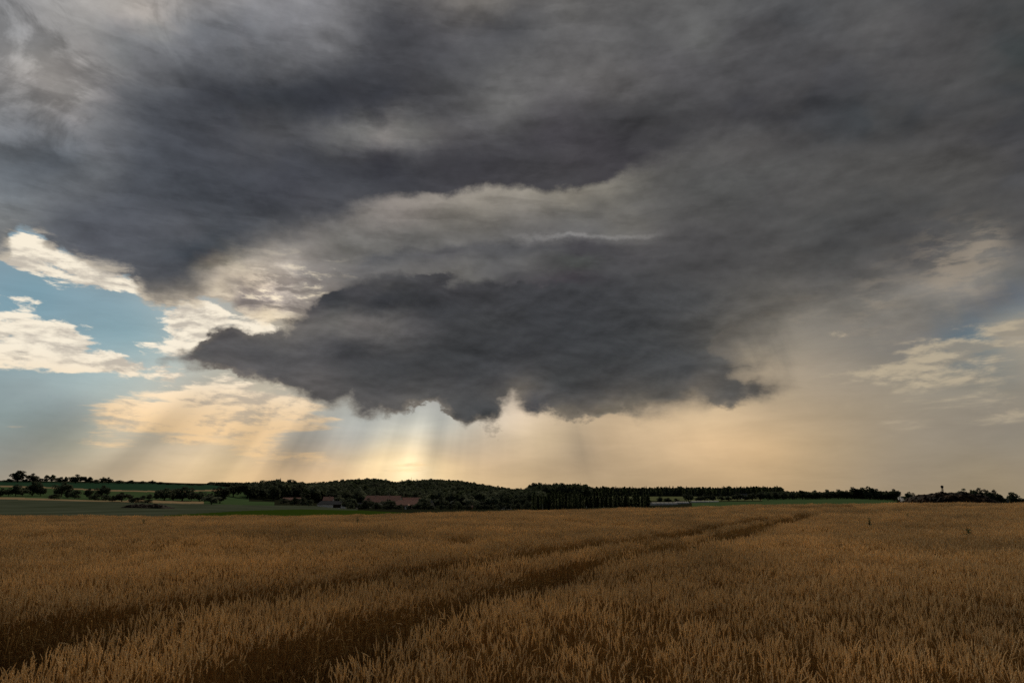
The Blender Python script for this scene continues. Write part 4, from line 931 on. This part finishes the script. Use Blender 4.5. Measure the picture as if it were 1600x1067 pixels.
# road climbing away at right
def road_px(r): return float(np.interp(r, [520, 600, 900, 1300, 1900], [1417, 1412.5, 1408, 1404.5, 1400.6]))
RRD = np.geomspace(520, 1900, 60); cl = [place(road_px(r), r) for r in RRD]
def ribbon(name, o0, o1, lift, m):
    V_, F_ = [], []
    for i, p in enumerate(cl):
        d = cl[min(i + 1, 59)] - cl[max(i - 1, 0)]; n = np.array([d[1], -d[0], 0]); n /= np.linalg.norm(n)
        V_ += [p + n * o0 + [0, 0, lift], p + n * o1 + [0, 0, lift]]
    for i in range(59): F_.append((2 * i, 2 * i + 1, 2 * i + 3, 2 * i + 2))
    return tag(mesh_obj(name, V_, F_, m), kind='structure')
ribbon('road', -3.6, 3.6, .50, asphalt); ribbon('road_marking', -3.3, -2.95, .53, paint_w); ribbon('road_marking', 2.95, 3.3, .53, paint_w); ribbon('road_marking', -.12, .12, .53, paint_w)
def car(r, off, body_m, label, yaw=0.0):
    p = place(road_px(r), r); q = place(road_px(r + 5), r + 5); d = q - p; n = np.array([d[1], -d[0], 0]); n /= np.linalg.norm(n)
    t = empty('car', p + n * off + [0, 0, .52], math.atan2(d[1], d[0]) + yaw); tag(t, label, 'car', 'cars on the road')
    prof = [(-2.1, .35), (-2.15, .8), (-1.9, .95), (-1.3, 1.42), (.3, 1.45), (1.0, .98), (2.0, .82), (2.12, .4)]
    V_ = [(x, y, z) for y in (-.85, .85) for x, z in prof]; k = len(prof)
    mesh_obj('body', V_, [tuple(range(k)), tuple(range(2 * k - 1, k - 1, -1))] + [(i, i + k, (i + 1) % k + k, (i + 1) % k) for i in range(k)], body_m, t)
    mesh_obj('window', [(-1.32, y, .98) for y in (-.86, .86)] + [(.85, y, .98) for y in (-.86, .86)] + [(.25, y, 1.36) for y in (-.862, .862)] + [(-1.2, y, 1.36) for y in (-.862, .862)], [(0, 2, 4, 6), (1, 3, 5, 7)], glass, t)
    for x in (-1.35, 1.35):
        for y in (-.86, .74):
            V_ = [(x + .33 * math.cos(a * .628), y + s * .14, .33 + .33 * math.sin(a * .628)) for s in (0, 1) for a in range(10)]
            mesh_obj('wheel', V_, [tuple(range(10)), tuple(range(19, 9, -1))] + [(a, (a + 1) % 10, (a + 1) % 10 + 10, a + 10) for a in range(10)], rubber, t)
    for y in (-.6, .6): part('headlight', paint_w, t, (2.06, 2.16, y - .18, y + .18, .58, .74)); part('tail_light', tile_red, t, (-2.2, -2.1, y - .18, y + .18, .72, .88))
    return t
car(1480, -1.7, paint_w, 'white car farthest up the climbing road'); car(1120, 1.7, mat('silver paint', (.25, .26, .27), (.3, .31, .32), 2.0, rough=.3, spec=.5), 'silver car midway along the climbing road')
car(640, 1.9, paint_w, 'white car nearest the brown heap on the road')

# heaps
def heap(name, px, r, w, d, h, m, label, cat, seed, lumps):
    rg = np.random.default_rng(seed); t = place(px, r); V_, F_ = [], []; nx, ny = 90, 40
    for j in range(ny + 1):
        for i in range(nx + 1):
            u, v = -1 + 2 * i / nx, -1 + 2 * j / ny
            ex = np.interp(abs(u), [0, .3, .55, .75, .9, 1], [1, .98, .88, .60, .25, 0]) * max(0, 1 - abs(v) ** 2.2)
            x, y = u * w / 2, v * d / 2
            nz = (vnoise(x, y, w / 9, seed) - .5) * lumps * 1.6 + (vnoise(x, y, w / 28, seed + 1) - .5) * lumps + (vnoise(x, y, w / 70, seed + 2) - .5) * lumps * .6
            V_.append((x, y, h * ex + nz * min(1, ex * 3) - (.35 if ex < .02 else 0)))
    for j in range(ny):
        for i in range(nx): a = j * (nx + 1) + i; F_.append((a, a + 1, a + nx + 2, a + nx + 1))
    o = mesh_obj(name, V_, F_, m); o.location = t; return tag(o, label, cat)
dung = mat('dark compost', (.006, .004, .003), (.060, .031, .014), .35, ramp=(.45, .70), bump=.8, detail=8)
dung2 = mat('dark dung', (.012, .008, .006), (.03, .018, .012), .8, ramp=(.4, .7), bump=.8, detail=8)
big = heap('compost_heap', 1484, 300, 37, 18, 4.5, dung, 'large dark brown compost heap at the right end of the wheat', 'heap', 51, .9)
heap('dung_heap', 231, 235, 14.5, 7, 1.15, dung2, 'low dark dung heap lying on the grey green crop at left', 'heap', 52, .35)

# weeds standing out of the wheat
weed_m = mat('weed leaves', (.045, .058, .02), (.09, .11, .045), 14.0, trans=.45)
def weed(px, py, label, h, seed, n=22, wide=.5):
    rg = np.random.default_rng(seed); x, y = top_point(px, py, .95); p = np.array([x, y, float(z_at(x, y))])
    t = empty('weed', p, rg.random() * 6); tag(t, label, 'weed', 'green weeds in the wheat')
    V_, F_ = [], []; tube(V_, F_, [(0, 0, 0), (.03, 0, h * .5), (.05, .02, h)], [.016, .012, .005], 6)
    for i in range(4): a = i * 1.7; z = h * (.55 + .1 * i); tube(V_, F_, [(.03, 0, z), (.12 * math.cos(a), .12 * math.sin(a), z + .16)], [.008, .003], 4)
    mesh_obj('stem', V_, F_, weed_m, t)
    V_, F_ = [], []
    for i in range(n):
        a = i * 2.4 + rg.normal(0, .3); z = h * (.74 + .26 * i / n); L = rg.uniform(.14, .34) * wide * (1.2 - .5 * i / n); d = np.array([math.cos(a), math.sin(a), 0]); s = np.array([-d[1], d[0], 0])
        o = len(V_); b = np.array([.04, 0, z]); V_ += [b, b + d * L * .5 + s * L * .22 + [0, 0, L * .35], b + d * L + [0, 0, L * .2], b + d * L * .5 - s * L * .22 + [0, 0, L * .35]]; F_.append((o, o + 1, o + 2, o + 3))
    mesh_obj('leaves', V_, F_, weed_m, t)
weed(226, 812, 'small green weed in the wheat at left, under the dung heap', 1.08, 1); weed(558, 811, 'small green weed in the wheat near the lush green field', 1.1, 2)
weed(1358, 819, 'tall green weed in the wheat right of the tramline end', 1.18, 3); weed(1511, 830, 'broad green weed in the wheat, rightmost and nearest', 1.0, 4, 30, .6)
weed(1418, 808, 'faint green weed in the wheat below the road', 1.08, 5, 14); weed(1089, 856, 'small green weed in the wheat just right of the tramline', 1.0, 6, 14)
